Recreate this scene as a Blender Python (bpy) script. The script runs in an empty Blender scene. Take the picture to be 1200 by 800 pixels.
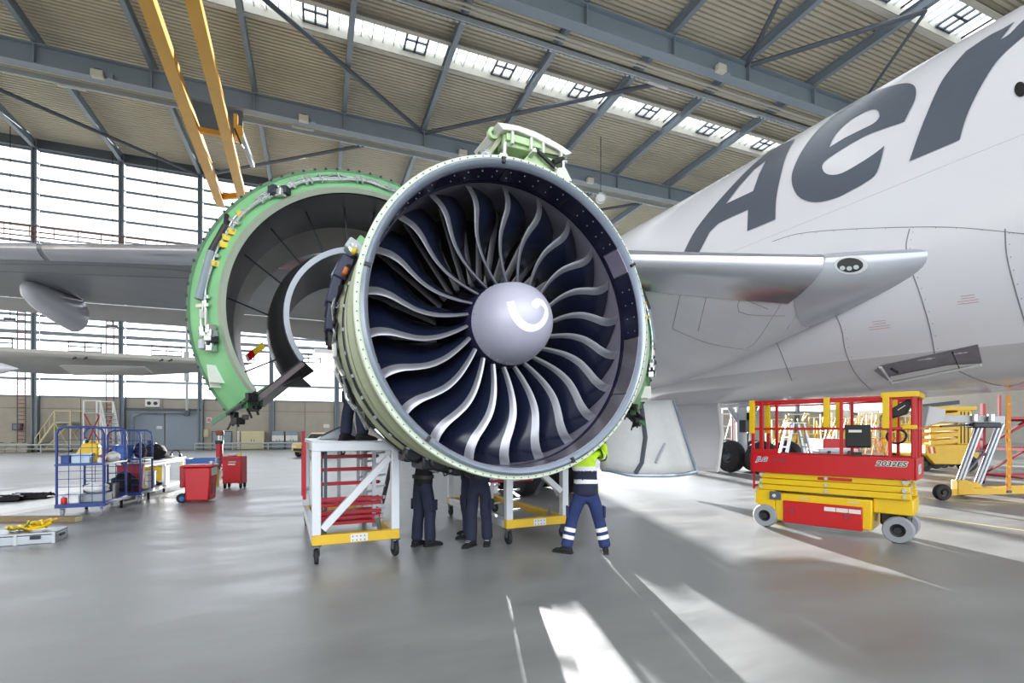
import bpy, bmesh, math, random
from math import sin, cos, pi, radians as R, sqrt, atan2
from mathutils import Vector as V, Matrix as M, geometry
from mathutils.bvhtree import BVHTree

# ---------------------------------------------------------------- camera, sky, sun, exposure
SC = bpy.context.scene
COL = SC.collection
HEAD = R(21.7)              # heading of the camera against the hangar grid
PSI = R(25.1)               # heading of the camera against the aircraft
DEL = PSI - HEAD            # the aircraft stands turned by this much in the hangar
F, EYE, HZ = 577.0, 1.7, 505.0
CA, SA = cos(HEAD), sin(HEAD)
cam = bpy.data.cameras.new('camera')
cam.sensor_width = 36.0
cam.lens = 36.0 * F / 1200.0
cam.shift_y = (HZ - 400.0) / 1200.0
cam.clip_end = 500
camo = bpy.data.objects.new('camera', cam)
COL.objects.link(camo)
camo.location = (0, 0, EYE)
camo.rotation_euler = (pi / 2, 0, -HEAD)
SC.camera = camo

world = bpy.data.worlds.new('sky')
SC.world = world
world.use_nodes = True
bg = world.node_tree.nodes['Background']
bg.inputs[0].default_value = (0.93, 0.965, 1.0, 1)
bg.inputs[1].default_value = 1.9

SUN_EL = R(7.7)
sd = bpy.data.lights.new('sun', 'SUN')
sd.energy = 17.0
sd.angle = R(0.6)
sd.color = (1.0, 0.97, 0.92)
suno = bpy.data.objects.new('sun', sd)
COL.objects.link(suno)
# the sun stands low behind the glazed wall
_sx, _sy = -0.08, 1.0
_sw = V((_sx * CA + _sy * SA, -_sx * SA + _sy * CA, 0)).normalized()
_sun = V((_sw.x * cos(SUN_EL), _sw.y * cos(SUN_EL), sin(SUN_EL)))
suno.rotation_euler = _sun.to_track_quat('Z', 'Y').to_euler()
suno.location = _sun * 80

SC.view_settings.view_transform = 'Standard'
SC.view_settings.look = 'None'
SC.view_settings.gamma = 1.0
SC.view_settings.use_curve_mapping = False
SC.view_settings.exposure = 1.08
SC.cycles.max_bounces = 8
SC.cycles.transparent_max_bounces = 16
SC.cycles.caustics_reflective = False
SC.cycles.caustics_refractive = False
SC.cycles.sample_clamp_indirect = 6.0

# ---------------------------------------------------------------- coordinates
def CW(X, Y, Z=0.0):                       # metres right of / ahead of the camera -> hangar
    return V((X * CA + Y * SA, -X * SA + Y * CA, Z))
def AT(px, py, Y):                         # a sight line followed to distance Y
    return CW((px - 600) / F * Y, Y, EYE + (HZ - py) / F * Y)
def FL(px, py):                            # the point of the floor on a sight line
    Y = EYE * F / (py - HZ)
    return CW((px - 600) / F * Y, Y, 0)
def ATZ(px, py, Z):
    Y = (Z - EYE) * F / (HZ - py)
    return CW((px - 600) / F * Y, Y, Z)
def ATV(px, py, v):                        # sight line followed to the hangar plane y = v
    d = CW((px - 600) / F, 1.0, (HZ - py) / F)
    k = v / d.y
    return V((d.x * k, v, EYE + d.z * k))
def AF(s, t, z=0.0):                       # aircraft grid (s across, t aft) -> hangar
    return V((s * cos(DEL) - t * sin(DEL), s * sin(DEL) + t * cos(DEL), z))

# ---------------------------------------------------------------- materials
def lin(h):
    h = h.lstrip('#')
    out = []
    for i in (0, 2, 4):
        c = int(h[i:i + 2], 16) / 255
        out.append(c / 12.92 if c <= 0.04045 else ((c + 0.055) / 1.055) ** 2.4)
    return (*out, 1)
MATS = {}
def mat(name, col, rough=0.5, metal=0.0, var=0.12, scale=4.0, stretch=(1, 1, 1), bump=0.0, bscale=40.0, rvar=0.0, coat=0.0, aniso=0.0, spec=0.5):
    m = bpy.data.materials.new(name)
    m.use_nodes = True
    nt = m.node_tree
    b = nt.nodes['Principled BSDF']
    c = lin(col)
    b.inputs['Base Color'].default_value = c
    b.inputs['Roughness'].default_value = rough
    b.inputs['Metallic'].default_value = metal
    b.inputs['Coat Weight'].default_value = coat
    b.inputs['Specular IOR Level'].default_value = spec
    b.inputs['Coat Roughness'].default_value = 0.15
    tc = nt.nodes.new('ShaderNodeTexCoord')
    mp = nt.nodes.new('ShaderNodeMapping')
    mp.inputs['Scale'].default_value = stretch
    nt.links.new(tc.outputs['Object'], mp.inputs[0])
    if var > 0:
        n = nt.nodes.new('ShaderNodeTexNoise')
        n.inputs['Scale'].default_value = scale
        n.inputs['Detail'].default_value = 5
        n.inputs['Roughness'].default_value = 0.6
        nt.links.new(mp.outputs[0], n.inputs['Vector'])
        mr = nt.nodes.new('ShaderNodeMapRange')
        mr.inputs[1].default_value = 0.2; mr.inputs[2].default_value = 0.8
        mr.inputs[3].default_value = 1 - var; mr.inputs[4].default_value = 1 + var
        nt.links.new(n.outputs[0], mr.inputs[0])
        mx = nt.nodes.new('ShaderNodeMix'); mx.data_type = 'RGBA'; mx.blend_type = 'MULTIPLY'
        mx.inputs[0].default_value = 1
        mx.inputs[6].default_value = c
        nt.links.new(mr.outputs[0], mx.inputs[7])
        nt.links.new(mx.outputs[2], b.inputs['Base Color'])
        if rvar > 0:
            r2 = nt.nodes.new('ShaderNodeMapRange')
            r2.inputs[1].default_value = 0.1; r2.inputs[2].default_value = 0.9
            r2.inputs[3].default_value = rough - rvar; r2.inputs[4].default_value = rough + rvar
            nt.links.new(n.outputs[0], r2.inputs[0])
            nt.links.new(r2.outputs[0], b.inputs['Roughness'])
    if bump > 0:
        n2 = nt.nodes.new('ShaderNodeTexNoise')
        n2.inputs['Scale'].default_value = bscale
        n2.inputs['Detail'].default_value = 4
        nt.links.new(mp.outputs[0], n2.inputs['Vector'])
        bp = nt.nodes.new('ShaderNodeBump')
        bp.inputs['Strength'].default_value = bump
        bp.inputs['Distance'].default_value = 0.02
        nt.links.new(n2.outputs[0], bp.inputs['Height'])
        nt.links.new(bp.outputs[0], b.inputs['Normal'])
    MATS[name] = m
    return m
def glass(name, tint=(1, 1, 1, 1), gloss=0.08, rough=0.05):
    m = bpy.data.materials.new(name); m.use_nodes = True
    nt = m.node_tree; nt.nodes.clear()
    o = nt.nodes.new('ShaderNodeOutputMaterial')
    t = nt.nodes.new('ShaderNodeBsdfTransparent'); t.inputs[0].default_value = tint
    g = nt.nodes.new('ShaderNodeBsdfGlossy'); g.inputs['Roughness'].default_value = rough
    x = nt.nodes.new('ShaderNodeMixShader')
    x.inputs[0].default_value = gloss
    nt.links.new(t.outputs[0], x.inputs[1]); nt.links.new(g.outputs[0], x.inputs[2])
    nt.links.new(x.outputs[0], o.inputs[0])
    MATS[name] = m
    return m

glass('pane_glass', (0.97, 0.98, 1, 1), 0.06)
glass('skylight_glass', (0.93, 0.95, 0.97, 1), 0.06)
glass('clear_plastic', (0.9, 0.92, 0.95, 1), 0.15)
mat('floor', '#868888', 0.40, 0, 0.30, 0.55, (1.0, 2.6, 1), 0.12, 2.2, 0.2, spec=0.95)
mat('concrete', '#a8a398', 0.85, 0, 0.12, 0.8, bump=0.15)
mat('concrete_dark', '#85827a', 0.85, 0, 0.12, 0.8)
mat('steel_blue', '#77838d', 0.5, 0, 0.06, 1.0)
mat('steel_dark', '#4c545e', 0.5, 0, 0.06, 1.0)
mat('steel_pale', '#b2babe', 0.45, 0, 0.06, 1.0)
mat('deck', '#bab4a0', 0.6, 0, 0.08, 0.5)
mat('curb', '#b5b2a6', 0.6, 0, 0.08, 1.0)
mat('crane_yellow', '#c9962b', 0.45, 0, 0.1, 0.6)
mat('rust', '#7a4a38', 0.7, 0, 0.15, 2)
mat('door_blue', '#8592a0', 0.5, 0, 0.06, 0.7)
mat('white_paint', '#dedede', 0.4, 0, 0.04, 2)
mat('cream', '#c8c09c', 0.5, 0, 0.06, 2)
mat('fuselage_white', '#e0e1e9', 0.22, 0, 0.025, 0.35, coat=0.3)
mat('belly_grey', '#c8c8ce', 0.28, 0, 0.05, 0.4, coat=0.2)
mat('letter_grey', '#59616e', 0.28, 0, 0.04, 0.8)
mat('seam', '#77787e', 0.6, 0, 0)
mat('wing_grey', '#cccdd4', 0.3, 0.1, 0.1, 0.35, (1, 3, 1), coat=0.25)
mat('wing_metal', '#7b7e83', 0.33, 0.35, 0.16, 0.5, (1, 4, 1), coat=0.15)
mat('slat_silver', '#b9bcc4', 0.2, 0.85, 0.05, 0.5)
mat('glove_grey', '#b0b4bd', 0.24, 0.3, 0.05, 0.5, coat=0.3)
mat('glove_tip', '#c3c8cb', 0.3, 0, 0.03, 1)
mat('flap_grey', '#b9b8b4', 0.35, 0.1, 0.06, 0.6)
mat('red_print', '#b9848a', 0.6, 0, 0)
mat('black', '#17181b', 0.5, 0, 0.1, 3)
mat('rubber', '#1d1d20', 0.75, 0, 0.15, 5)
mat('rubber_grey', '#8e9298', 0.75, 0, 0.06, 5)
mat('dark_metal', '#33353a', 0.4, 0.6, 0.2, 5)
mat('blade_navy', '#1b2136', 0.22, 0.1, 0.18, 3, (1, 1, 0.3), coat=0.35)
mat('blade_edge', '#adafb8', 0.34, 0.7, 0.1, 8, (1, 1, 0.2))
mat('spinner', '#bcbccf', 0.45, 0.2, 0.05, 3)
mat('swirl', '#f4f3f6', 0.4, 0, 0)
mat('lip_grey', '#a7b4c4', 0.25, 0.5, 0.07, 3)
mat('mint', '#d0dcc8', 0.5, 0, 0.09, 5)
mat('mint_bright', '#b5d0a0', 0.45, 0, 0.1, 5)
mat('case_olive', '#8f947a', 0.42, 0.25, 0.1, 3)
mat('liner_navy', '#23233c', 0.35, 0.1, 0.12, 4)
mat('liner_grey', '#75727c', 0.35, 0.35, 0.22, 5)
mat('rub_strip', '#8f8b9c', 0.4, 0.2, 0.06, 3)
mat('patch_lilac', '#a39cb5', 0.3, 0.35, 0.1, 6)
mat('vane', '#e4e4ea', 0.35, 0.1, 0.06, 5)
mat('lip_olive', '#8f9a8a', 0.4, 0.2, 0.1, 4)
mat('bulk_green', '#78b07d', 0.4, 0.05, 0.14, 3)
mat('bulk_green_dark', '#3f6a48', 0.45, 0.05, 0.14, 4)
mat('liner_dark', '#3a3836', 0.32, 0.3, 0.25, 4, (1, 0.4, 1))
mat('liner_band', '#8d887f', 0.4, 0.3, 0.1, 4)
mat('core_wall', '#3c3d40', 0.33, 0.4, 0.15, 4)
mat('core_lip', '#8d929a', 0.3, 0.6, 0.1, 5)
mat('bifurcation', '#4c4446', 0.4, 0.25, 0.12, 4)
mat('pipe_steel', '#c9ced0', 0.25, 0.8, 0.05, 6)
mat('tag_yellow', '#d7bd36', 0.5, 0, 0.08, 6)
mat('tag_white', '#d6d8d2', 0.5, 0, 0.05, 6)
mat('navy_part', '#2b3147', 0.45, 0.2, 0.1, 6)
mat('orange_part', '#b4632f', 0.5, 0, 0.1, 6)
mat('frame_white', '#d3d8de', 0.38, 0.15, 0.05, 3)
mat('alu', '#aab0b6', 0.35, 0.7, 0.06, 4)
mat('bar_yellow', '#d6b02c', 0.45, 0, 0.1, 4)
mat('tube_red', '#b3152a', 0.4, 0, 0.08, 4)
mat('lift_red', '#b90d17', 0.35, 0, 0.05, 3)
mat('lift_yellow', '#dfb80a', 0.38, 0, 0.06, 3)
mat('yellow_dull', '#c9a52a', 0.45, 0, 0.1, 3)
mat('cage_blue', '#1b3880', 0.4, 0, 0.06, 4)
mat('crate_blue', '#3e6db8', 0.5, 0, 0.06, 4)
mat('crate_pale', '#a9bfd4', 0.5, 0, 0.06, 4)
mat('crate_grey', '#9ca3a8', 0.5, 0, 0.06, 4)
mat('bin_red', '#c01f26', 0.4, 0, 0.05, 3)
mat('wood', '#7d6a50', 0.7, 0, 0.2, 6, (1, 0.1, 1))
mat('strap_orange', '#d98a1e', 0.6, 0, 0.1, 8)
mat('lattice_red', '#9c2430', 0.45, 0, 0.08, 3)
mat('cloth_navy', '#23283f', 0.85, 0, 0.18, 9, bump=0.5, bscale=14)
mat('cloth_blue', '#243362', 0.85, 0, 0.18, 9, bump=0.5, bscale=14)
mat('cloth_black', '#16171b', 0.85, 0, 0.18, 9, bump=0.4, bscale=14)
mat('hivis', '#c6ee2c', 0.7, 0, 0.08, 8, bump=0.4, bscale=14)
mat('reflective', '#e9ecef', 0.4, 0, 0.04, 8)
mat('skin', '#c99b80', 0.55, 0, 0.05, 8)
mat('hair', '#3a2a1e', 0.7, 0, 0.1, 12)
mat('lamp_face', '#dfe0dc', 0.4, 0, 0.03, 4)
mat('bag_white', '#dcdfe0', 0.6, 0, 0.05, 8)
mat('line_yellow', '#cfc58a', 0.5, 0, 0.15, 3)
mat('car_yellow', '#d8c27a', 0.3, 0, 0.03, 3)
mat('ground_out', '#9a9a94', 0.9, 0, 0.08, 0.1)

# ---------------------------------------------------------------- mesh builder
def basis(d, up=V((0, 0, 1))):
    d = V(d).normalized()
    if abs(d.dot(up)) > 0.98:
        up = V((0, 1, 0)) if abs(d.y) < 0.9 else V((1, 0, 0))
    x = up.cross(d).normalized()
    y = d.cross(x).normalized()
    return x, y, d
class MB:
    def __init__(self):
        self.v, self.f, self.i, self.cur = [], [], [], 0
    def face(self, idx):
        self.f.append(tuple(idx)); self.i.append(self.cur)
    def add(self, vs, fs):
        o = len(self.v)
        self.v += [tuple(p) for p in vs]
        for q in fs:
            self.face([o + k for k in q])
        return self
    def box(self, c, s, rz=0.0, m=None):
        c = V(c)
        vs = []
        rot = m if m is not None else M.Rotation(rz, 3, 'Z')
        for x in (-.5, .5):
            for y in (-.5, .5):
                for z in (-.5, .5):
                    vs.append(c + rot @ V((x * s[0], y * s[1], z * s[2])))
        return self.add(vs, [(0, 1, 3, 2), (4, 6, 7, 5), (0, 4, 5, 1), (2, 3, 7, 6), (0, 2, 6, 4), (1, 5, 7, 3)])
    def span(self, a, b):                     # box between two corners
        a, b = V(a), V(b)
        return self.box((a + b) / 2, [abs(b[k] - a[k]) for k in range(3)])
    def bar(self, p, q, w, h=None, up=V((0, 0, 1))):
        p, q = V(p), V(q); h = w if h is None else h
        x, y, d = basis(q - p, V(up))
        vs = [c + x * (a * w / 2) + y * (b * h / 2) for c in (p, q) for a, b in ((-1, -1), (1, -1), (1, 1), (-1, 1))]
        return self.add(vs, [(3, 2, 1, 0), (4, 5, 6, 7), (0, 1, 5, 4), (1, 2, 6, 5), (2, 3, 7, 6), (3, 0, 4, 7)])
    def ibeam(self, p, q, w, h, t=0.04):
        p, q = V(p), V(q)
        u = V((0, 0, (h - t) / 2))
        self.bar(p + u, q + u, w, t); self.bar(p - u, q - u, w, t)
        return self.bar(p, q, t, h - 2 * t)
    def tube(self, pts, r, n=8, closed=False):
        pts = [V(p) for p in pts]
        rs = r if isinstance(r, (list, tuple)) else [r] * len(pts)
        o = len(self.v); k = len(pts); x0 = None
        for i, p in enumerate(pts):
            if closed:
                d = pts[(i + 1) % k] - pts[i - 1]
            else:
                d = pts[min(i + 1, k - 1)] - pts[max(i - 1, 0)]
            if d.length < 1e-9:
                d = V((0, 0, 1))
            d.normalize()
            if x0 is None:
                x, y, _ = basis(d)
            else:
                x = (x0 - d * x0.dot(d))
                x = x.normalized() if x.length > 1e-6 else basis(d)[0]
                y = d.cross(x)
            x0 = x
            for j in range(n):
                a = 2 * pi * j / n
                self.v.append(tuple(p + (x * cos(a) + y * sin(a)) * rs[i]))
        for i in range(k if closed else k - 1):
            a, b = o + i * n, o + ((i + 1) % k) * n
            for j in range(n):
                self.face((a + j, a + (j + 1) % n, b + (j + 1) % n, b + j))
        if not closed:
            self.face([o + j for j in range(n)][::-1])
            self.face([o + (k - 1) * n + j for j in range(n)])
        return self
    def grid(self, rows, cu=False, cv=False):
        o = len(self.v); a = len(rows); b = len(rows[0])
        for r_ in rows:
            self.v += [tuple(p) for p in r_]
        for i in range(a if cu else a - 1):
            for j in range(b if cv else b - 1):
                i2, j2 = (i + 1) % a, (j + 1) % b
                self.face((o + i * b + j, o + i * b + j2, o + i2 * b + j2, o + i2 * b + j))
        return self
    def ring(self, prof, a0=0.0, a1=2 * pi, n=64, c=(0, 0, 0), axis='y', loop=True):
        """profile of (radius, along-axis) swept about the axis; loop=True closes the profile"""
        c = V(c); full = abs(a1 - a0) > 2 * pi - 1e-6
        k = n if full else n + 1
        rows = []
        for i in range(k):
            a = a0 + (a1 - a0) * i / n
            if axis == 'y':
                rows.append([c + V((r * cos(a), y, r * sin(a))) for r, y in prof])
            elif axis == 'z':
                rows.append([c + V((r * cos(a), r * sin(a), y)) for r, y in prof])
            else:
                rows.append([c + V((y, r * cos(a), r * sin(a))) for r, y in prof])
        o = len(self.v)
        self.grid(rows, cu=full, cv=loop)
        if loop and not full:
            b = len(prof)
            self.face([o + j for j in range(b)]); self.face([o + (k - 1) * b + j for j in range(b)][::-1])
        return self
    def prism(self, poly, d, m=None):          # poly of 3-D points, extruded by vector d
        k = len(poly); d = V(d)
        vs = [V(p) for p in poly] + [V(p) + d for p in poly]
        return self.add(vs, [tuple(range(k))[::-1], tuple(range(k, 2 * k))] + [(j, (j + 1) % k, k + (j + 1) % k, k + j) for j in range(k)])
    def ball(self, c, r, n=10, m=6):
        c = V(c); r = V(r) if not isinstance(r, (int, float)) else V((r, r, r))
        rows = []
        for i in range(m + 1):
            e = -pi / 2 + pi * i / m
            e = max(min(e, pi / 2 - 1e-3), -pi / 2 + 1e-3)
            rows.append([c + V((r.x * cos(e) * cos(2 * pi * j / n), r.y * cos(e) * sin(2 * pi * j / n), r.z * sin(e))) for j in range(n)])
        return self.grid(rows, cv=True)
    def mesh(self, name, fix=True, smooth=0.6):
        me = bpy.data.meshes.new(name)
        me.from_pydata(self.v, [], self.f)
        if any(self.i):
            me.polygons.foreach_set('material_index', self.i)
        if fix:
            bm = bmesh.new(); bm.from_mesh(me)
            bmesh.ops.recalc_face_normals(bm, faces=bm.faces)
            bm.to_mesh(me); bm.free()
        if smooth:
            me.polygons.foreach_set('use_smooth', [True] * len(me.polygons))
            me.set_sharp_from_angle(angle=smooth)
        me.update()
        return me
    def build(self, name, mats, parent=None, bevel=0.0, kind=None, fix=True, smooth=0.6, label=None):
        me = self.mesh(name, fix, smooth)
        for m in (mats if isinstance(mats, (list, tuple)) else [mats]):
            me.materials.append(MATS[m] if isinstance(m, str) else m)
        return link(name, me, parent, bevel, kind, label)
def link(name, me, parent=None, bevel=0.0, kind=None, label=None):
    o = bpy.data.objects.new(name, me)
    COL.objects.link(o)
    if parent is not None:
        o.parent = parent
    if bevel:
        b = o.modifiers.new('bevel', 'BEVEL'); b.width = bevel; b.segments = 2; b.limit_method = 'ANGLE'
        b.harden_normals = False
    if kind:
        o['kind'] = kind
    if label:
        o['label'] = label
    return o
def tag(o, label, cat, group=None, kind=None):
    o['label'] = label; o['category'] = cat
    if group: o['group'] = group
    if kind: o['kind'] = kind
    return o
def thing(name, label, cat, loc=(0, 0, 0), rz=0.0, group=None):
    o = bpy.data.objects.new(name, None)
    o.empty_display_size = 0.2
    COL.objects.link(o)
    o.location = loc; o.rotation_euler = (0, 0, rz)
    return tag(o, label, cat, group)
def struct(name, mb, m, parent=None, **k):
    return mb.build(name, m, parent, kind='structure' if parent is None else None, **k)
def dup(root, loc=None, rz=None, label=None, group=None):
    r = root.copy(); COL.objects.link(r)
    if loc is not None: r.location = loc
    if rz is not None: r.rotation_euler = (0, 0, rz)
    if label: r['label'] = label
    if group: r['group'] = group
    for ch in list(root.children):
        c = ch.copy(); COL.objects.link(c); c.parent = r
        for g in list(ch.children):
            d = g.copy(); COL.objects.link(d); d.parent = c
    return r
def text_mesh(body, size, depth, name, shear=0.0, bold=0.0):
    cu = bpy.data.curves.new(name, 'FONT'); cu.body = body; cu.size = size; cu.extrude = depth
    cu.shear = shear; cu.offset = bold; cu.align_x = 'CENTER'; cu.align_y = 'CENTER'; cu.resolution_u = 3
    t = bpy.data.objects.new(name, cu); COL.objects.link(t)
    bpy.context.view_layer.update()
    dg = bpy.context.evaluated_depsgraph_get()
    me = bpy.data.meshes.new_from_object(t.evaluated_get(dg))
    bpy.data.objects.remove(t); bpy.data.curves.remove(cu)
    return me
def rng(seed):
    return random.Random(seed)
# ---------------------------------------------------------------- the hangar
WALL = 52.0          # distance of the glazed wall
ROOF = 25.6
COLS = [-27.1 + 5.8 * k for k in range(0, 19)]
b = MB(); b.span((-48, -60, -0.3), (90, WALL, 0))
struct('floor', b, 'floor')
b = MB(); b.span((-150, -200, -0.4), (200, 260, -0.31))
struct('ground', b, 'ground_out')
for i, (p, q) in enumerate((((1081, 583), (1330, 598)), ((1075, 604), (1330, 640)))):
    a, c = FL(*p), FL(*q)
    b = MB(); b.bar(a + V((0, 0, .002)), c + V((0, 0, .002)), 0.09, 0.003)
    struct('trim_%d' % (i + 1), b, 'line_yellow')

# wall: concrete base with recessed joints, each slab its own piece
b = MB(); b.span((-48, WALL, 0), (90, WALL + .35, 4.55))
wall = struct('wall_back', b, 'concrete_dark')
for i in range(len(COLS) - 1):
    for h in (0, 1):
        x0 = COLS[i] + .24 + h * 2.68; x1 = x0 + 2.62
        b = MB(); b.span((x0, WALL - .06, 0.02), (x1, WALL, 3.55)); b.build('concrete_panel', 'concrete', wall)
        b = MB(); b.span((x0, WALL - .05, 3.6), (x1, WALL, 4.5)); b.build('concrete_panel', 'concrete', wall)
b = MB(); b.span((-48, WALL - .1, 4.5), (90, WALL + .3, 4.65)); b.build('sill', 'steel_blue', wall)
# columns
for i, u in enumerate(COLS):
    b = MB()
    for e in (-.15, .15):
        b.span((u + e - .05, WALL - .5, 0), (u + e + .05, WALL - .1, ROOF - .2))
    b.span((u - .15, WALL - .32, 0), (u + .15, WALL - .28, ROOF - .2))
    struct('steel_column', b, 'steel_blue')
b = MB(); b.span((-48, WALL - .45, 24.75), (90, WALL + .1, 25.5))
struct('wall_beam', b, 'steel_dark')
# glazing
ROWS = [4.65, 6.0, 9.2, 9.8, 10.6, 11.2, 11.9, 12.6, 13.3, 14.6, 15.9, 17.2, 18.5, 19.8, 21.1, 22.4, 23.6, 24.75]
COARSE = [4.65, 9.2, 14.6, 19.8, 24.75]
panes = {}
for i in range(len(COLS) - 1):
    x0, x1 = COLS[i] + .2, COLS[i + 1] - .2
    rows = ROWS if i < 7 else COARSE
    b = MB()
    b.span((x0, WALL - .02, 4.65), (x0 + .05, WALL + .06, 24.75)); b.span((x1 - .05, WALL - .02, 4.65), (x1, WALL + .06, 24.75))
    win = struct('window_%d' % (i + 1), b, 'steel_blue')
    for j in range(len(rows) - 1):
        z0, z1 = rows[j], rows[j + 1]
        t = .15 if j in (2, 8) else .1
        b = MB(); b.span((x0, WALL - .05, z1 - t), (x1, WALL + .05, z1 + t)); b.build('transom', 'steel_blue', win)
        key = (round(x1 - x0, 3), round(z1 - z0, 3))
        if key not in panes:
            b = MB(); b.span((-(x1 - x0) / 2 + .05, 0, -(z1 - z0) / 2 + .04), ((x1 - x0) / 2 - .05, .012, (z1 - z0) / 2 - .04))
            me = b.mesh('pane', smooth=0); me.materials.append(MATS['pane_glass']); panes[key] = me
        p = link('pane', panes[key], win); p.location = ((x0 + x1) / 2, WALL, (z0 + z1) / 2)
    if i < 7:
        b = MB()
        for k in (0, 1, 2):
            b.span((x0 + 1.9 + k * 1.1 - .05, WALL - .12, 8.4), (x0 + 1.9 + k * 1.1 + .05, WALL - .04, 9.2))
        for z in (8.4, 8.8, 9.2):
            b.span((x0 + 1.85, WALL - .12, z - .05), (x0 + 4.15, WALL - .04, z + .05))
        b.build('vent_frame', 'steel_dark', win)
# rusty crane gallery rail on the wall
b = MB()
for z in (17.35, 17.75, 18.2):
    b.tube([(-40, WALL - .9, z), (6, WALL - .9, z)], .06 if z < 18 else .04, 6)
for k in range(30):
    b.tube([(-40 + k * 1.55, WALL - .9, 17.35), (-40 + k * 1.55, WALL - .9, 18.2)], .035, 5)
struct('gallery_railing', b, 'rust')
for (s0, s1, nm, x0, x1) in (((-48, -60), (-47.6, WALL), 'wall_left', 0, 0), ((89.6, -60), (90, WALL), 'wall_right', 0, 0)):
    b = MB(); b.span((s0[0], -16, 0), (s1[0], WALL, ROOF)); struct(nm, b, 'concrete')

# roof: profiled steel deck between the rooflights (real ribs)
LIGHTS = [(15.95, 17.9), (29.4, 31.3), (1.6, 3.5)]
def deck(y0, y1):
    b = MB(); n = int(round((y1 - y0) / .3)); p = (y1 - y0) / n; pts = []
    for k in range(n):
        y = y0 + k * p
        pts += [(y, 0), (y + p * .58, 0), (y + p * .64, .12), (y + p * .94, .12)]
    pts.append((y1, 0))
    b.grid([[(x, y, ROOF + z) for y, z in pts] for x in (-48, 90)])
    return b
edges = [-16, 1.6, 3.5, 15.95, 17.9, 29.4, 31.3, WALL]
ceil = struct('ceiling', deck(edges[0], edges[1]), 'deck', fix=False, smooth=0)
for k in range(2, 8, 2):
    deck(edges[k], edges[k + 1]).build('deck_panel', 'deck', ceil, fix=False, smooth=0)
b = MB()
b.span((-48, -16, ROOF + .25), (90, 1.6, ROOF + .3)); b.span((-48, 3.5, ROOF + .25), (90, 15.95, ROOF + .3))
b.span((-48, 17.9, ROOF + .25), (90, 29.4, ROOF + .3)); b.span((-48, 31.3, ROOF + .25), (90, WALL + .3, ROOF + .3))
b.build('roof_board', 'concrete_dark', ceil)
pane_me = None
wn = len(COLS)
for li, (y0, y1) in enumerate(LIGHTS):
    b = MB()
    for y, sg in ((y0, -1), (y1, 1)):
        b.span((-48, y - .06, ROOF - .32), (90, y + .06, ROOF + .35))
        b.span((-48, min(y, y + sg * .3), ROOF - .36), (90, max(y, y + sg * .3), ROOF - .32))
    b.build('skylight_curb', 'curb', ceil)
    for i in range(len(COLS) - 1):
        wn += 1
        x0, x1 = COLS[i], COLS[i + 1]
        n = 9; w = (x1 - x0) / n
        b = MB()
        for k in range(n + 1):
            b.span((x0 + k * w - .025, y0, ROOF + .1), (x0 + k * w + .025, y1, ROOF + .2))
        for k in (0, 3):                       # thin wires and tie rods under the glass
            b.tube([(x0 + k * w, y0, ROOF + .02), (x0 + (k + 2) * w, y1, ROOF + .02)], .018, 4)
        win = struct('window_%d' % wn, b, 'steel_pale')
        if li < 2:
            b = MB()                           # opening vent with a cross frame
            a0 = x0 + 5 * w
            for xx in (a0, a0 + w, a0 + 2 * w):
                b.span((xx - .06, y0, ROOF + .02), (xx + .06, y1, ROOF + .1))
            for yy in (y0 + .1, (y0 + y1) / 2, y1 - .1):
                b.span((a0, yy - .06, ROOF + .02), (a0 + 2 * w, yy + .06, ROOF + .1))
            b.build('vent_frame', 'steel_dark', win)
        if pane_me is None:
            b = MB(); b.span((-w / 2 + .03, -.97, 0), (w / 2 - .03, .97, .012))
            pane_me = b.mesh('pane', smooth=0); pane_me.materials.append(MATS['skylight_glass'])
        for k in range(n):
            p = link('pane', pane_me, win); p.location = (x0 + (k + .5) * w, (y0 + y1) / 2, ROOF + .14)
# main girders, rafters, lattice rails, pipes, braces
for i, v in enumerate((37.7, 23.3, 9.0, -5.4)):
    b = MB(); b.ibeam((-48, v, 24.0), (90, v, 24.0), .62, 1.25, .07)
    for u in COLS:
        b.span((u - .03, v - .3, 23.4), (u + .03, v + .3, 24.6))
    struct('roof_girder', b, 'steel_blue')
for u in COLS:
    for a, c in ((37.7, WALL - .2), (23.3, 37.7), (9.0, 23.3), (-5.4, 9.0)):
        b = MB(); b.ibeam((u, a, 25.05), (u, c, 25.05), .3, .62, .04)
        struct('roof_rafter', b, 'steel_blue')
for v in (40.65, 26.3, 11.9):
    b = MB(); b.span((-48, v - .16, 24.55), (90, v + .16, 24.62)); b.span((-48, v - .16, 24.25), (90, v - .1, 24.62))
    for k in range(300):
        x = -40 + k * .36
        b.span((x, v + .05, 24.3), (x + .16, v + .14, 24.55))
    struct('cable_rail', b, 'steel_pale')
for v in (39.25, 24.9):
    for dv, rr in ((0, .085), (.3, .05)):
        b = MB(); b.tube([(-48, v + dv, 24.1), (90, v + dv, 24.1)], rr, 8)
        struct('roof_pipe', b, 'curb')
def brace(p, q, r=.14):
    b = MB(); b.tube([p, q], r, 8); struct('roof_brace', b, 'steel_dark')
brace((COLS[3], 51.6, 24.7), (COLS[1] - 2, 40.9, 24.7)); brace((COLS[3], 51.6, 24.7), (COLS[5] + 2, 41, 24.7))
brace((COLS[6], 37.7, 24.6), (COLS[8] + 2, 26.3, 24.6)); brace((COLS[6], 37.7, 24.6), (COLS[4] - 2, 26.3, 24.6))
brace((COLS[9], 23.3, 24.6), (COLS[10], 16.6, 24.6)); brace((COLS[9], 23.3, 24.6), (COLS[8], 12.2, 24.6))
brace((COLS[10], 16.6, 24.6), (COLS[11] - 1, 23.3, 24.6), .09); brace((COLS[8], 51.6, 24.7), (COLS[10], 41, 24.7))
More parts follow.
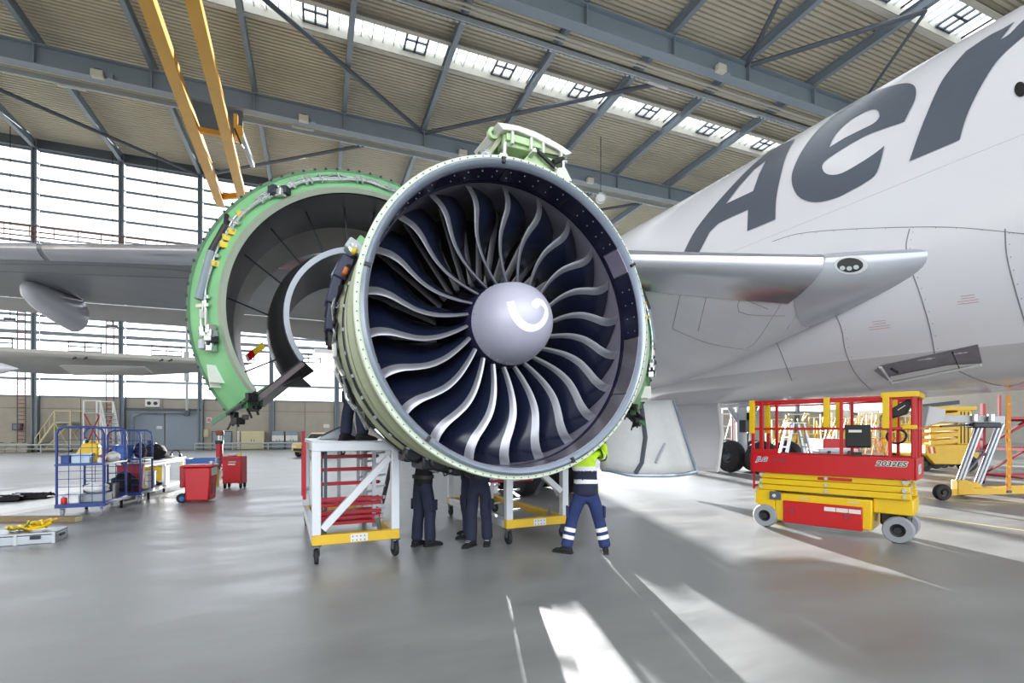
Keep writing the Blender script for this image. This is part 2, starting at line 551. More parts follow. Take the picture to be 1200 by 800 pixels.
# floodlights along the girders
def flood(name_label, p):
    t = thing('flood_lamp', name_label, 'lamp', p)
    b = MB(); b.box((0, -.12, -.3), (.62, .34, .42)); b.build('lamp_housing', 'curb', t, bevel=.03)
    b = MB(); b.box((0, -.02, -.05), (.3, .1, .3)); b.build('bracket', 'steel_dark', t)
    b = MB(); b.box((.62, -.05, -.25), (.3, .16, .3)); b.build('ballast_box', 'steel_blue', t)
for (x, y, lb) in ((115, 60, 'pale box floodlight on the girder, far left above the yellow crane'),
                   (356, 117, 'pale box floodlight on the girder just right of the yellow crane beams'),
                   (542, 162, 'pale box floodlight on the girder beside the green engine bracket'),
                   (691, 197, 'pale box floodlight on the girder right of the white pylon fairing')):
    p = ATV(x, y, 37.36); flood(lb, (p.x, 37.36, 23.75))
for (x, y, lb) in ((843, 56, 'pale box floodlight on the upper right girder above the letter A'),
                   (991, 113, 'pale box floodlight on the upper right girder nearest the white fuselage')):
    p = ATV(x, y, 22.96); flood(lb, (p.x, 22.96, 23.75))
for i, (x, y, v, lb) in enumerate(((84, 94, 40.5, 'short white tube lamp under the cable rail, leftmost of the three'),
                     (246, 128, 40.5, 'short white tube lamp under the cable rail behind the crane beams'),
                     (355, 134, 39.25, 'short white tube lamp under the girder right of the crane hoist'),
                     (771, 85, 26.2, 'short white tube lamp at the end of the rail above the rooflight'),
                     (877, 125, 26.2, 'short white tube lamp under the rail close to the fuselage'))):
    p = ATV(x, y, v)
    t = thing('tube_lamp', lb, 'lamp', (p.x, v, 24.15 if v != 39.25 else 23.92))
    b = MB(); b.box((0, 0, 0), (1.5, .16, .08)); b.build('lamp_body', 'white_paint', t)
    b = MB(); b.tube([(-.72, 0, -.07), (.72, 0, -.07)], .035, 8); b.build('lamp_tube', 'lamp_face', t)
    for e in (-.5, .5):
        b = MB(); b.bar((e, 0, .04), (e, 0, .1), .03); b.build('bracket', 'steel_dark', t)
# round mirror-like speaker seen right of the engine
p = AT(704, 233, 40)
t = thing('round_wall_lamp', 'round white lamp hanging under the roof right of the engine', 'lamp', p, -HEAD)
b = MB(); b.ring([(0, -.2), (.3, -.2), (.36, -.1), (.36, .1), (.2, .25), (0, .3)], n=24, loop=False); b.build('lamp_housing', 'white_paint', t)
b = MB(); b.ring([(.36, -.24), (.42, -.24), (.42, -.14), (.36, -.14)], n=24); b.build('rim', 'steel_pale', t)
b = MB(); b.tube([(0, 0, .3), (0, 0, ROOF + .02 - p.z)], .04, 6); b.build('hanger', 'steel_dark', t)

# overhead crane
cr = thing('overhead_crane', 'yellow twin beam overhead crane under the roof at upper left', 'crane', (-6.4, 30, 20.6))
for (p, q) in (((-.9, 16.5, 0), (-.2, -14, 0)), ((.9, 14.5, 0), (1.7, -14, 0))):
    b = MB(); b.bar(p, q, .46, .75); b.bar(V(p) - V((0, 0, .4)), V(q) - V((0, 0, .4)), .6, .06); b.build('bridge_beam', 'crane_yellow', cr)
b = MB(); b.bar((-1.3, 16.2, .1), (1.9, 14.3, .1), .25, .4); b.build('end_tie', 'crane_yellow', cr)
b = MB(); b.bar((-.55, 6.2, .1), (1.05, 6.2, .1), .3, .3); b.build('cross_tie', 'crane_yellow', cr)
b = MB(); b.box((1.75, 6.3, .4), (.5, .9, .7)); b.box((1.6, 6.0, 1.0), (.25, .25, .9)); b.build('hoist_frame', 'crane_yellow', cr, bevel=.03)
b = MB(); b.bar((1.9, 6.0, .35), (2.3, 8.6, -.35), .26, .4); b.build('hoist_motor', 'steel_pale', cr, bevel=.04)
b = MB(); b.tube([(1.6, 5.5, .3), (1.9, 5.9, -.4), (2.0, 6.9, -.2)], .06, 6); b.build('hoist_cable', 'black', cr)
for k, (c, y) in enumerate((('tag_yellow', 1.0), ('crate_blue', .3), ('mint', -1.0))):
    b = MB(); b.box((1.0 + .03, -7.6 + y, .02), (.06, .5, .45), rz=-.03); b.build('placard', c, cr)
b = MB(); b.box((0, 0, 0), (.06, .12, .12)); fm = b.mesh('festoon_clip'); fm.materials.append(MATS['black'])
for k in range(24): link('festoon_clip', fm, cr).location = (.68 + .0275 * k - .06, 13 - k * 1.1, .12)
for v in (37.7, 23.3):
    b = MB(); b.box((.2, v - 30, 1.75), (3.2, .22, 1.9)); b.build('hanger_frame', 'steel_dark', cr)

# doors, cabinets, rails, lamps at the foot of the glazed wall
def rect_on_wall(px0, py0, px1, py1, d=0.0):
    a, c = ATV(px0, py0, WALL - d), ATV(px1, py1, WALL - d)
    return a.x, c.x, c.z, a.z
x0, x1, z0, z1 = rect_on_wall(153, 484, 232, 527, .2)
b = MB(); b.span((x0 - .2, WALL - .2, 0), (x0, WALL - .05, z1 + .25)); b.span((x1, WALL - .2, 0), (x1 + .2, WALL - .05, z1 + .25)); b.span((x0, WALL - .2, z1), (x1, WALL - .05, z1 + .25))
d1 = struct('door_1', b, 'steel_blue')
xm = (x0 + x1) / 2
b = MB(); b.span((x0 + .02, WALL - .25, .03), (xm - .04, WALL - .12, z1 - .02)); b.build('door_leaf', 'door_blue', d1, bevel=.02)
b = MB(); b.span((xm + .04, WALL - .25, .03), (x1 - .02, WALL - .12, z1 - .02)); b.build('door_leaf', 'door_blue', d1, bevel=.02)
b = MB(); b.span((xm - .6, WALL - .28, 1.9), (xm - .2, WALL - .25, 2.15)); b.build('door_sign', 'tag_white', d1)
b = MB(); b.span((x0 - .3, WALL - .35, z1 + .25), (x1 + .3, WALL - .1, z1 + .45)); b.build('door_track', 'steel_dark', d1)
x0, x1, z0, z1 = rect_on_wall(248, 505, 272, 527, .2)
b = MB(); b.span((x0, WALL - .16, 0), (x1, WALL - .06, z1)); d2 = struct('door_2', b, 'steel_dark')
b = MB(); b.span((x0 + .08, WALL - .2, .05), ((x0 + x1) / 2 - .02, WALL - .12, z1 - .08)); b.build('door_leaf', 'door_blue', d2, bevel=.015)
b = MB(); b.span(((x0 + x1) / 2 + .02, WALL - .2, .05), (x1 - .08, WALL - .12, z1 - .08)); b.build('door_leaf', 'door_blue', d2, bevel=.015)
b = MB(); b.box(((x0 + x1) / 2 + .15, WALL - .22, 1.0), (.06, .06, .25)); b.build('door_handle', 'alu', d2)
def cabinet(px0, py0, px1, lb, m, signs=False, tagm='tag_white'):
    x0, x1, _, z1 = rect_on_wall(px0, py0, px1, 527, .8)
    t = thing('steel_cabinet', lb, 'cabinet', ((x0 + x1) / 2, WALL - .8, 0)); w = x1 - x0
    b = MB(); b.span((-w / 2, -.3, .05), (w / 2, .3, z1)); b.build('cabinet_body', m, t, bevel=.02)
    for sg in (-1, 1):
        b = MB(); b.span((min(sg * .015, sg * (w / 2 - .04)), -.33, .1), (max(sg * .015, sg * (w / 2 - .04)), -.3, z1 - .05)); d = b.build('door', m, t)
        b = MB(); b.box((sg * .12, -.35, z1 * .5), (.04, .04, .2)); b.build('handle', 'dark_metal', d)
        if signs:
            b = MB(); b.box((sg * w * .25, -.338, z1 * .62), (.5, .01, .5)); b.build('notice', tagm, d)
    return t
cabinet(283, 505, 310, 'cream double door steel cabinet against the concrete wall below the open cowl', 'cream')
cabinet(319, 505, 333, 'grey blue wall cabinet with white notices, left of the pair', 'door_blue', True)
cabinet(335, 505, 349, 'grey blue wall cabinet with white notices, right of the pair', 'door_blue', True)
def wall_box(px0, py0, px1, py1, name, lb, cat, m, m2=None, d=.3):
    x0, x1, z0, z1 = rect_on_wall(px0, py0, px1, py1, .1)
    t = thing(name, lb, cat, ((x0 + x1) / 2, WALL - .06 - d, z0)); w, h = x1 - x0, z1 - z0
    b = MB(); b.span((-w / 2, 0, 0), (w / 2, d, h)); b.build('housing', m, t, bevel=.02)
    b = MB(); b.span((-w / 2 + .08, -.03, .08), (w / 2 - .08, 0, h - .08)); b.build('cover', m2 or m, t, bevel=.01)
    return t, w, h
t, w, h = wall_box(171, 468, 188, 477, 'twin_spotlight', 'white wall spotlight box with two dark lamps above the sliding door', 'lamp', 'white_paint')
for sg in (-1, 1):
    b = MB(); b.ring([(0, -.08), (.14, -.08), (.16, -.03), (.16, 0)], n=16, loop=False, c=(sg * w * .22, 0, h * .5)); b.build('spot', 'black', t)
wall_box(16, 496, 27, 504, 'switch_box', 'grey electrical switch box on the wall at far left', 'box', 'steel_dark', 'steel_blue')
wall_box(239, 503, 245, 512, 'fuse_box', 'small cream fuse box beside the column right of the sliding door', 'box', 'cream')
wall_box(242, 489, 248, 495, 'warning_sign', 'small white and red sign on the concrete wall right of the sliding door', 'sign', 'white_paint', 'red_print', .04)
wall_box(224, 486, 232, 492, 'door_sign_board', 'white sign board on the column above the sliding door', 'sign', 'white_paint', 'tag_white', .06)
wall_box(278, 505, 281, 526, 'white_post_box', 'narrow white panel standing left of the cream cabinet', 'panel', 'white_paint', 'tag_white', .1)
wall_box(379, 497, 386, 501, 'wall_notice', 'small white notice on the concrete wall above the yellow car', 'sign', 'white_paint', 'tag_white', .05)
for i, (x, lb) in enumerate(((8, 'far left'), (258, 'left of the cream cabinet'))):
    p = ATV(x, 520, WALL - 2.2)
    t = thing('guard_rail', 'grey tubular guard rail along the back wall, ' + lb, 'railing', (p.x, WALL - 2.2, 0))
    L = (-8, 5.4) if i == 0 else (-1.9, 9.5)
    b = MB(); b.tube([(L[0], 0, .62), (L[1], 0, .62)], .06, 8); b.build('rail', 'steel_pale', t)
    b = MB(); b.tube([(L[0], 0, .3), (L[1], 0, .3)], .04, 8); b.build('rail', 'steel_pale', t)
    for k in range(5):
        x_ = L[0] + (L[1] - L[0]) * k / 4
        b = MB(); b.tube([(x_, 0, 0), (x_, 0, .62)], .05, 8); b.build('post', 'steel_pale', t)
for k in range(3):
    p = ATV(2 + k * 13, 527, WALL - 1)
    t = thing('concrete_block', ('leftmost', 'middle', 'rightmost')[k] + ' of three low concrete barrier blocks at the wall, far left', 'block', (p.x, WALL - 1, 0))
    b = MB(); b.prism([(-.33, -.35, 0), (-.33, .35, 0), (-.33, .2, .75), (-.33, -.2, .75)], (.66, 0, 0)); b.build('block_body', 'concrete', t, bevel=.04)
    b = MB(); b.box((0, 0, .78), (.2, .1, .06)); b.build('lifting_eye', 'steel_dark', t)
# vertical heater hung from the glazed wall and its pipe
p = ATV(219, 440, WALL - .9)
t = thing('drop_pipe', 'grey drop pipe with a thick upper sleeve on the glazed wall', 'pipe', (p.x, WALL - .9, 3.2))
b = MB(); b.tube([(0, 0, 0), (0, 0, 9.5)], .11, 10); b.build('pipe', 'steel_pale', t)
b = MB(); b.tube([(0, 0, 2.9), (0, 0, 5.5)], .22, 12); b.build('sleeve', 'steel_pale', t)
b = MB(); b.box((0, 0, .1), (.4, .25, .5)); b.build('valve', 'steel_dark', t, bevel=.05)
b = MB(); b.tube([(0, 0, .1), (-3.2, 0, .1), (-3.9, 0, -.3), (-3.9, 0, -3.2)], .09, 8); b.build('branch', 'steel_blue', t)
for (x, y, lb) in ((12, 374, 'dark lamp on a thin cable in front of the window, far left'), (132, 382, 'dark lamp on a cable beside the second column'), (184, 369, 'pale lamp box hanging under the wing in front of the window')):
    p = ATV(x, y, WALL - 1.5)
    t = thing('hanging_lamp', lb, 'lamp', p)
    b = MB(); b.box((0, 0, 0), (.75, .3, .22)); b.build('lamp_housing', 'steel_dark' if x < 150 else 'steel_pale', t, bevel=.06)
    b = MB(); b.box((0, 0, -.14), (.5, .2, .06)); b.build('lens', 'lamp_face', t)
    b = MB(); b.tube([(0, 0, .1), (0, 0, ROOF + .02 - p.z)], .03, 5); b.build('cable', 'black', t)
# caged ladders on the columns
for u, lb in ((COLS[1] - .75, 'first'), (COLS[2] - .75, 'second')):
    t = thing('wall_ladder', 'thin red and grey rung ladder beside the %s column from the left' % lb, 'ladder', (u, WALL - .55, .1))
    for e in (-.25, .25):
        b = MB(); b.tube([(e, 0, 0), (e, 0, 14.5)], .04, 6); b.build('stile', 'steel_dark', t)
    b = MB(); b.tube([(-.25, 0, 0), (.25, 0, 0)], .03, 5); rm = b.mesh('rung'); rm.materials.append(MATS['lattice_red'])
    for k in range(44): link('rung', rm, t).location = (0, 0, .3 + k * .32)

# added screen, unseen behind the engine, keeps the sun off the left floor
b = MB(); b.span((7.9, WALL - .75, 4.2), (16.4, WALL - .65, 11.5)); b.span((7.9, WALL - .78, 11.3), (19.4, WALL - .6, 11.6))
d3 = struct('sun_screen', b, 'door_blue')
for k in range(7):
    b = MB(); b.span((8.0 + k * 1.17, WALL - .82, .1), (9.1 + k * 1.17, WALL - .75, 11.2)); b.build('upright_panel', 'door_blue', d3)
# ---------------------------------------------------------------- the aircraft (s across, t aft; local origin s=12, t=8)
OS, OT = 12.0, 8.0
air = thing('airliner', 'white wide body airliner with huge dark grey letters on its side, filling the right', 'airplane', AF(OS, OT, 0), DEL)
AIRM = M.Translation(AF(OS, OT, 0)) @ M.Rotation(DEL, 4, 'Z')
AIRI = AIRM.inverted()
def A(s, t, z):
    return V((s - OS, t - OT, z))
FZ, FR = 5.64, 3.1
def smooth01(x):
    x = max(0.0, min(1.0, x)); return x * x * (3 - 2 * x)
def fus_section(t):
    if t < -4:
        k = max(0.0, (t + 15.5) / 11.5); r = FR * sqrt(max(0.0, 1 - (1 - k) ** 2.0)) if k > 0 else 0.02
        return max(r, .02), FZ - .9 * (1 - k) ** 2
    if t < 20: return FR, FZ
    k = (t - 20) / 28  # unseen aft hull shaped to sweep up early, letting low sun reach the floor
    r = FR * (1 - k ** 1.15 * .93)
    return r, FZ + (FR - r) * .9
def fus_pt(t, a):
    """a: angle round the section, 0 = starboard right, 90 = crown, 180 = side toward the engine"""
    r, zc = fus_section(t)
    x, z = r * cos(a), r * sin(a)
    k = smooth01((t - .5) / 6) * (1 - smooth01((t - 18) / 8))
    if k > 0:
        d = (math.degrees(a) % 360)
        e = abs(((d - 270 + 180) % 360) - 180)          # degrees from the keel
        w = max(0.0, 1 - ((e - 48) / 44) ** 2) if abs(e - 48) < 44 else 0
        x += (-1 if cos(a) < 0 else 1) * .55 * k * w ** 1.2
        z -= .35 * k * w + (.05 * k if e < 40 else 0)
    return V((x, t - OT, zc + z))
b = MB()
rows = []
ts = [-15.5, -15.3, -15, -14, -12.5, -10, -7, -4, -2, 0] + [0.5 + .5 * k for k in range(52)] + [27 + 1.5 * k for k in range(15)]
NA = 96
for t in ts:
    rows.append([fus_pt(t, 2 * pi * j / NA) for j in range(NA)])
b.grid(rows, cv=True)
fus_me_src = b
mf = MATS['fuselage_white']
# lower hull is painted grey below a level line: paint by height
nt = mf.node_tree; bs = nt.nodes['Principled BSDF']
src = bs.inputs['Base Color'].links[0].from_socket
tc = nt.nodes.new('ShaderNodeTexCoord'); sx = nt.nodes.new('ShaderNodeSeparateXYZ')
nt.links.new(tc.outputs['Object'], sx.inputs[0])
gt = nt.nodes.new('ShaderNodeMath'); gt.operation = 'LESS_THAN'; gt.inputs[1].default_value = 3.0
nt.links.new(sx.outputs[2], gt.inputs[0])
mx = nt.nodes.new('ShaderNodeMix'); mx.data_type = 'RGBA'
nt.links.new(gt.outputs[0], mx.inputs[0]); nt.links.new(src, mx.inputs[6]); mx.inputs[7].default_value = lin('#c4c4cb')
nt.links.new(mx.outputs[2], bs.inputs['Base Color'])
fus = b.build('fuselage', 'fuselage_white', air, smooth=1.2)
BV = BVHTree.FromPolygons([V(p) for p in b.v], b.f)
ORG = AIRI @ V((0, 0, EYE))
def ray_local(px, py):
    d = CW((px - 600) / F, 1.0, (HZ - py) / F)
    return (AIRI.to_3x3() @ d).normalized()
def hit(bv, px, py, off):
    d = ray_local(px, py)
    h = bv.ray_cast(ORG, d)
    if h[0] is None:
        q = ORG + d * 12
        h = bv.find_nearest(q)
    n = h[1]
    if n.dot(d) > 0: n = -n
    return h[0] + n * off
def decal(bv, loops, off, step=7, hitf=None):
    """print: outline (and holes) laid on a curved skin"""
    hitf = hitf or hit
    pl = [[V((x, y, 0)) for x, y in lp] for lp in loops]
    flat = [p for lp in pl for p in lp]
    bm = bmesh.new()
    vs = [bm.verts.new(p) for p in flat]
    for tri in geometry.tessellate_polygon(pl):
        try: bm.faces.new([vs[k] for k in tri])
        except ValueError: pass
    xs = [p.x for p in flat]; ys = [p.y for p in flat]
    for ax, lo, hi in ((0, min(xs), max(xs)), (1, min(ys), max(ys))):
        c = lo + step
        while c < hi:
            n = V((1, 0, 0)) if ax == 0 else V((0, 1, 0))
            bmesh.ops.bisect_plane(bm, geom=bm.verts[:] + bm.edges[:] + bm.faces[:], plane_co=n * c, plane_no=n)
            c += step
    bm.verts.index_update()
    m = MB()
    m.v = [tuple(hitf(bv, v.co.x, v.co.y, off)) for v in bm.verts]
    for f in bm.faces: m.face([v.index for v in f.verts])
    bm.free()
    return m
def curve2(pts, n=6):
    """smooth the outline a little: Catmull-Rom through the points of an open run"""
    out = []
    for i in range(len(pts) - 1):
        p0, p1, p2, p3 = pts[max(i - 1, 0)], pts[i], pts[i + 1], pts[min(i + 2, len(pts) - 1)]
        for k in range(n):
            t = k / n
            out.append(tuple(.5 * ((2 * p1[c]) + (-p0[c] + p2[c]) * t + (2 * p0[c] - 5 * p1[c] + 4 * p2[c] - p3[c]) * t * t + (-p0[c] + 3 * p1[c] - 3 * p2[c] + p3[c]) * t ** 3) for c in (0, 1)))
    out.append(pts[-1])
    return out
LA = [curve2([(801, 297), (817, 267), (850, 227), (883, 193), (905, 176), (932, 163)], 4) + curve2([(932, 163), (922, 182), (915, 207), (910, 233), (909, 257)], 4)
      + [(876, 271), (877, 246), (858, 254), (842, 262)] + curve2([(832, 272), (819, 297)], 2),
      [(851, 239), (866, 219), (884, 199), (898, 188), (890, 204), (883, 224)]]
LE_ = [curve2([(1037, 171), (1028, 202), (1014, 214), (1000, 222), (980, 232), (957, 237), (940, 233), (931, 223), (928, 208), (933, 191), (944, 171), (962, 149), (987, 129), (1017, 111), (1046, 101), (1064, 98), (1073, 103), (1073, 116), (1066, 131), (1060, 143)], 4)
       + curve2([(1060, 143), (1036, 151), (1013, 160), (987, 175), (966, 190), (965, 200), (973, 205), (987, 203), (1007, 192), (1024, 181), (1037, 171)], 3)[:-1],
       curve2([(972, 173), (980, 157), (997, 141), (1017, 130), (1028, 129), (1031, 137), (1024, 145), (1010, 152), (990, 162)], 3)]
LR = [[(1066, 189)] + curve2([(1066, 189), (1080, 150), (1100, 103), (1116, 79), (1133, 60)], 4) + curve2([(1133, 60), (1160, 42), (1176, 34), (1189, 26)], 3)
      + [(1182, 35), (1173, 47)] + curve2([(1173, 47), (1184, 40), (1200, 24), (1222, 12)], 3) + curve2([(1222, 30), (1200, 43), (1177, 63), (1163, 80), (1147, 107), (1133, 137), (1125, 164)], 4)]
for lp in (LA, LE_, LR):
    decal(BV, lp, .012, 5).build('lettering', 'letter_grey', air, fix=False, smooth=1.2)
# panel seams of the wing to body fairing, with their bolts
def seam(pts, r=.008, bolts=True, bv=None):
    c = curve2(pts, 5)
    P = [hit(bv or BV, x, y, .001) for x, y in c]
    m = MB(); m.tube(P, r, 5)
    if bolts:
        for i in range(1, len(c) - 1, 2):
            m.ball(hit(bv or BV, c[i][0] + 4.5, c[i][1] + 1, .001), .008, 5, 3)
    return m
for pts in ([(1066, 268), (1062, 290), (1069, 318), (1080, 350), (1090, 385), (1096, 418)],
            [(976, 362), (986, 385), (991, 412), (1003, 438), (1022, 458)],
            [(1178, 268), (1180, 300), (1190, 340), (1202, 380)],
            [(908, 396), (918, 420), (928, 446)],
            [(1110, 428), (1150, 446), (1185, 452), (1215, 440)]):
    seam(pts).build('panel_seam', 'seam', air)
seam([(905, 283), (935, 274), (985, 269), (1066, 266), (1130, 267), (1210, 275)], .006).build('panel_seam', 'seam', air)
seam([(820, 310), (900, 278), (1000, 238), (1100, 197), (1210, 153)], .004, False).build('panel_seam', 'belly_grey', air)
for cx, cy in ((1135, 350), (1031, 380)):
    m = MB()
    for k in range(4):
        x0 = cx - 12 + k * 1.0 - (3 if k > 1 else -3); x1 = cx + 12 - (0 if k > 1 else 5)
        P = [hit(BV, x0 + (x1 - x0) * j / 4, cy - 4 + k * 3 - (x0 + (x1 - x0) * j / 4 - cx) * .12, .002) for j in range(5)]
        m.tube(P, .004, 4)
    m.build('caution_print', 'red_print', air, kind='stuff')
# cabin window just inside the frame
m = decal(BV, [[(1196 + 7 * cos(a) * 1.0, 105 + 9 * sin(a)) for a in [2 * pi * k / 16 for k in range(16)]]], .01)
m.build('cabin_window', 'black', air, fix=False)
# ram air inlet under the fairing
INL = [(1024, 434), (1032, 428), (1146, 403), (1151, 425), (1045, 449)]
decal(BV, [INL], .006).build('inlet_recess', 'liner_grey', air, fix=False)
m = MB()
P = [hit(BV, x, y, .02) for x, y in ((1032, 429), (1046, 447), (1150, 426))]
m.tube(P, .03, 6); m.build('inlet_lip', 'glove_tip', air)
decal(BV, [[(1040, 447), (1148, 425), (1110, 427), (1044, 440)]], .014).build('inlet_ramp', 'belly_grey', air, fix=False)
m = MB(); m.tube([hit(BV, 1116, 412, .012), hit(BV, 1124, 430, .012)], .012, 5); m.tube([hit(BV, 1044, 431, .012), hit(BV, 1052, 436, .012)], .02, 5); m.build('inlet_vane', 'black', air)

# wing on the engine side
def le(s): return 4.2 + .652 * (9.2 - s) if s < 7.93 else 5.03 - .65 * (s - 7.93) - .42 * (s - 7.93) ** 2
def gl(s): return 1.0 if s < 7.93 else sqrt(max(.02, 1 - ((s - 7.93) / 1.28) ** 2))
def zl(s): return 4.37 + .078 * (9.2 - s)
def te(s): return 16.9 - (9.2 - s) * .06 if s > 1 else 16.4 + (1 - s) * .39
def chord(s): return te(s) - le(s)
def yt(c): return 5 * (.2969 * sqrt(c) - .126 * c - .3516 * c * c + .2843 * c ** 3 - .1015 * c ** 4)
def thick(s): return .125 - .03 * smooth01((9.2 - s) / 14)
def wing_pt(s, c, side, lift=0.0):
    ch = chord(s); h = yt(c) * ch * thick(s) * gl(s)
    k = smooth01((s - 2) / 6)
    z = zl(s) + (h * (.95 - .5 * k) if side > 0 else -h * (.78 + .45 * k) - .9 * k * smooth01(c / .5)) - .15 * c * c * (1 if s < 6 else .6)
    return A(s, le(s) + c * ch, z + lift * side)
SS = [9.1, 9.0, 8.8, 8.6, 8.4, 8.15, 7.93, 7, 6, 5, 4, 3, 2, 1, 0, -1.5, -3, -5, -7, -10, -13, -16, -19, -21]
def loft(c0, c1, ss, lift=0.0, nc=12):
    m = MB(); rows = []
    for s in ss:
        cs = [c0 + (c1 - c0) * (k / nc) ** (2 if c0 == 0 else 1) for k in range(nc + 1)]
        rows.append([wing_pt(s, c, 1, lift) for c in cs[::-1]] + [wing_pt(s, c, -1, lift) for c in (cs[1:] if c0 == 0 else cs)])
    m.grid(rows, cv=(c1 < 1))
    m.face(list(range(len(rows[0])))); n = len(rows[0]); m.face(list(range((len(rows) - 1) * n, len(rows) * n)))
    return m
wsrc = loft(0, .74, SS, nc=16)
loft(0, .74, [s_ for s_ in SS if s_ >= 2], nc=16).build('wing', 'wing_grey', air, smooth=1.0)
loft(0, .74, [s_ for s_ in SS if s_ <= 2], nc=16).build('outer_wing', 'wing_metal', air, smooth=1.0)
BW = BVHTree.FromPolygons([V(p) for p in wsrc.v], wsrc.f)
for a, c in ((7.9, 3.2), (1.6, -4.4), (-4.5, -11), (-11.1, -20.8)):
    n = 6; loft(0, .052 if a > 5 else .075, [a + (c - a) * k / n for k in range(n + 1)], .012, 8).build('slat', 'slat_silver', air, smooth=1.0)
def glove():
    m = MB(); rows = []
    for k in range(15):
        s = 7.91 + 1.19 * k / 14; x = max(0, s - 7.93); c1 = .045 + .085 * min(1, x / .8)
        cs = [c1 * (j / 12) ** 2 for j in range(13)]
        up = [wing_pt(s, c, 1, .015 + .035 * sin(pi * min(1, x))) for c in cs]; lo = [wing_pt(s, c, -1, .015) for c in cs]
        nose = A(s, le(s) - .02, up[0].z * .5 + lo[0].z * .5)
        rows.append(up[::-1][:-1] + [nose] + lo[1:])
    m.grid(rows); return m
gm = glove(); gm.build('wing_glove', 'glove_grey', air, smooth=1.0, fix=False)
GB = gm
# trailing flaps, drooped a little so that a bright gap shows
for a, c in ((8.9, 3.4), (3.2, -4.5), (-4.5, -12)):
    m = MB(); rows = []
    for k in range(5):
        s = a + (c - a) * k / 4; ch = chord(s); q = []
        for j in range(9):
            u = j / 8; q.append(A(s, le(s) + ch * (.77 + .21 * u), zl(s) - .2 - .04 * ch * u ** 1.5 + .035 * ch * sqrt(u) * (1 - u)))
        for j in range(7, 0, -1):
            u = j / 8; q.append(A(s, le(s) + ch * (.77 + .21 * u), zl(s) - .2 - .04 * ch * u ** 1.5 - .03 * ch * sqrt(u) * (1 - u)))
        rows.append(q)
    m.grid(rows, cv=True); n = 16
    m.face(list(range(n))); m.face(list(range(4 * n, 5 * n)))
    m.build('flap', 'flap_grey', air, smooth=.8)
# access panel joints on the wing underside
def wseam(pts, r=.005):
    m = MB(); m.tube([hit(BW, x, y, .001) for x, y in curve2(pts, 4)], r, 4); return m
for pts in ([(757, 322), (850, 325), (960, 333)], [(802, 324), (788, 385)], [(833, 326), (818, 388)], [(928, 335), (890, 395), (875, 408)], [(955, 336), (915, 396)],
            [(788, 385), (830, 402), (878, 410)], [(852, 327), (846, 345), (862, 347), (900, 362)], [(877, 330), (866, 365), (920, 370)]):
    wseam(pts).build('panel_seam', 'seam', air)
for pts in ([(0, 309), (120, 311), (230, 318)], [(0, 318), (230, 326)]):
    wseam(pts, .012).build('panel_seam', 'seam', air)
# landing light in the glove
BG = BVHTree.FromPolygons([V(p) for p in GB.v], GB.f)
def ell(cx, cy, a, h, n=20): return [(cx + a * cos(2 * pi * k / n), cy + h * sin(2 * pi * k / n)) for k in range(n)]
decal(BG, [ell(997, 310.5, 20, 11)], .004).build('light_surround', 'glove_tip', air, fix=False)
lg = decal(BG, [ell(996, 310.5, 15.5, 8.5)], .007).build('landing_light', 'black', air, fix=False)
for x, y in ((987, 314), (995, 314.5), (1003, 313)):
    decal(BG, [ell(x, y, 3.4, 2.6, 10)], .01).build('lens', 'steel_pale', lg, fix=False)
# flap track fairing under the outer wing
ft = AIRI @ AT(46, 350, 12.2)
m = MB(); rows = []
d = V((.25, 1, 0)).normalized(); sx_ = V((d.y, -d.x, 0))
for k in range(9):
    u = k / 8; w = .34 * sqrt(max(0, 1 - (1 - u) ** 2)) + .01
    hgt = .46 * sqrt(max(0, 1 - (1 - u) ** 2)) + .01
    c = ft + d * (-.6 + 1.9 * u) + V((0, 0, .15 - .25 * u))
    rows.append([c + sx_ * (w * cos(2 * pi * j / 14)) + V((0, 0, hgt * sin(2 * pi * j / 14))) for j in range(14)])
m.grid(rows, cv=True); m.face(range(14)); m.face([8 * 14 + j for j in range(14)])
m.build('flap_track_fairing', 'wing_grey', air, smooth=1.0)
# tail: fin and stabilisers far aft
m = MB()
for sg in (-1, 1):
    m.prism([A(12 + sg * .6, 38, 7.2), A(12 + sg * .6, 44.5, 7.2), A(12 + sg * 9.5, 47, 8.3), A(12 + sg * 9.5, 44.2, 8.3)], (0, 0, .3))
m.build('tailplane', 'fuselage_white', air)
m = MB(); m.prism([A(11.8, 34, 8.2), A(11.8, 44, 8.2), A(11.8, 47, 18), A(11.8, 43.5, 18)], (.4, 0, 0)); m.build('fin', 'fuselage_white', air)
# far wing
m = MB(); m.prism([A(15, 4.5, 4.2), A(15, 16.5, 4.2), A(44, 25.5, 6.6), A(44, 23.5, 6.6)], (0, 0, .5)); m.build('far_wing', 'wing_grey', air)

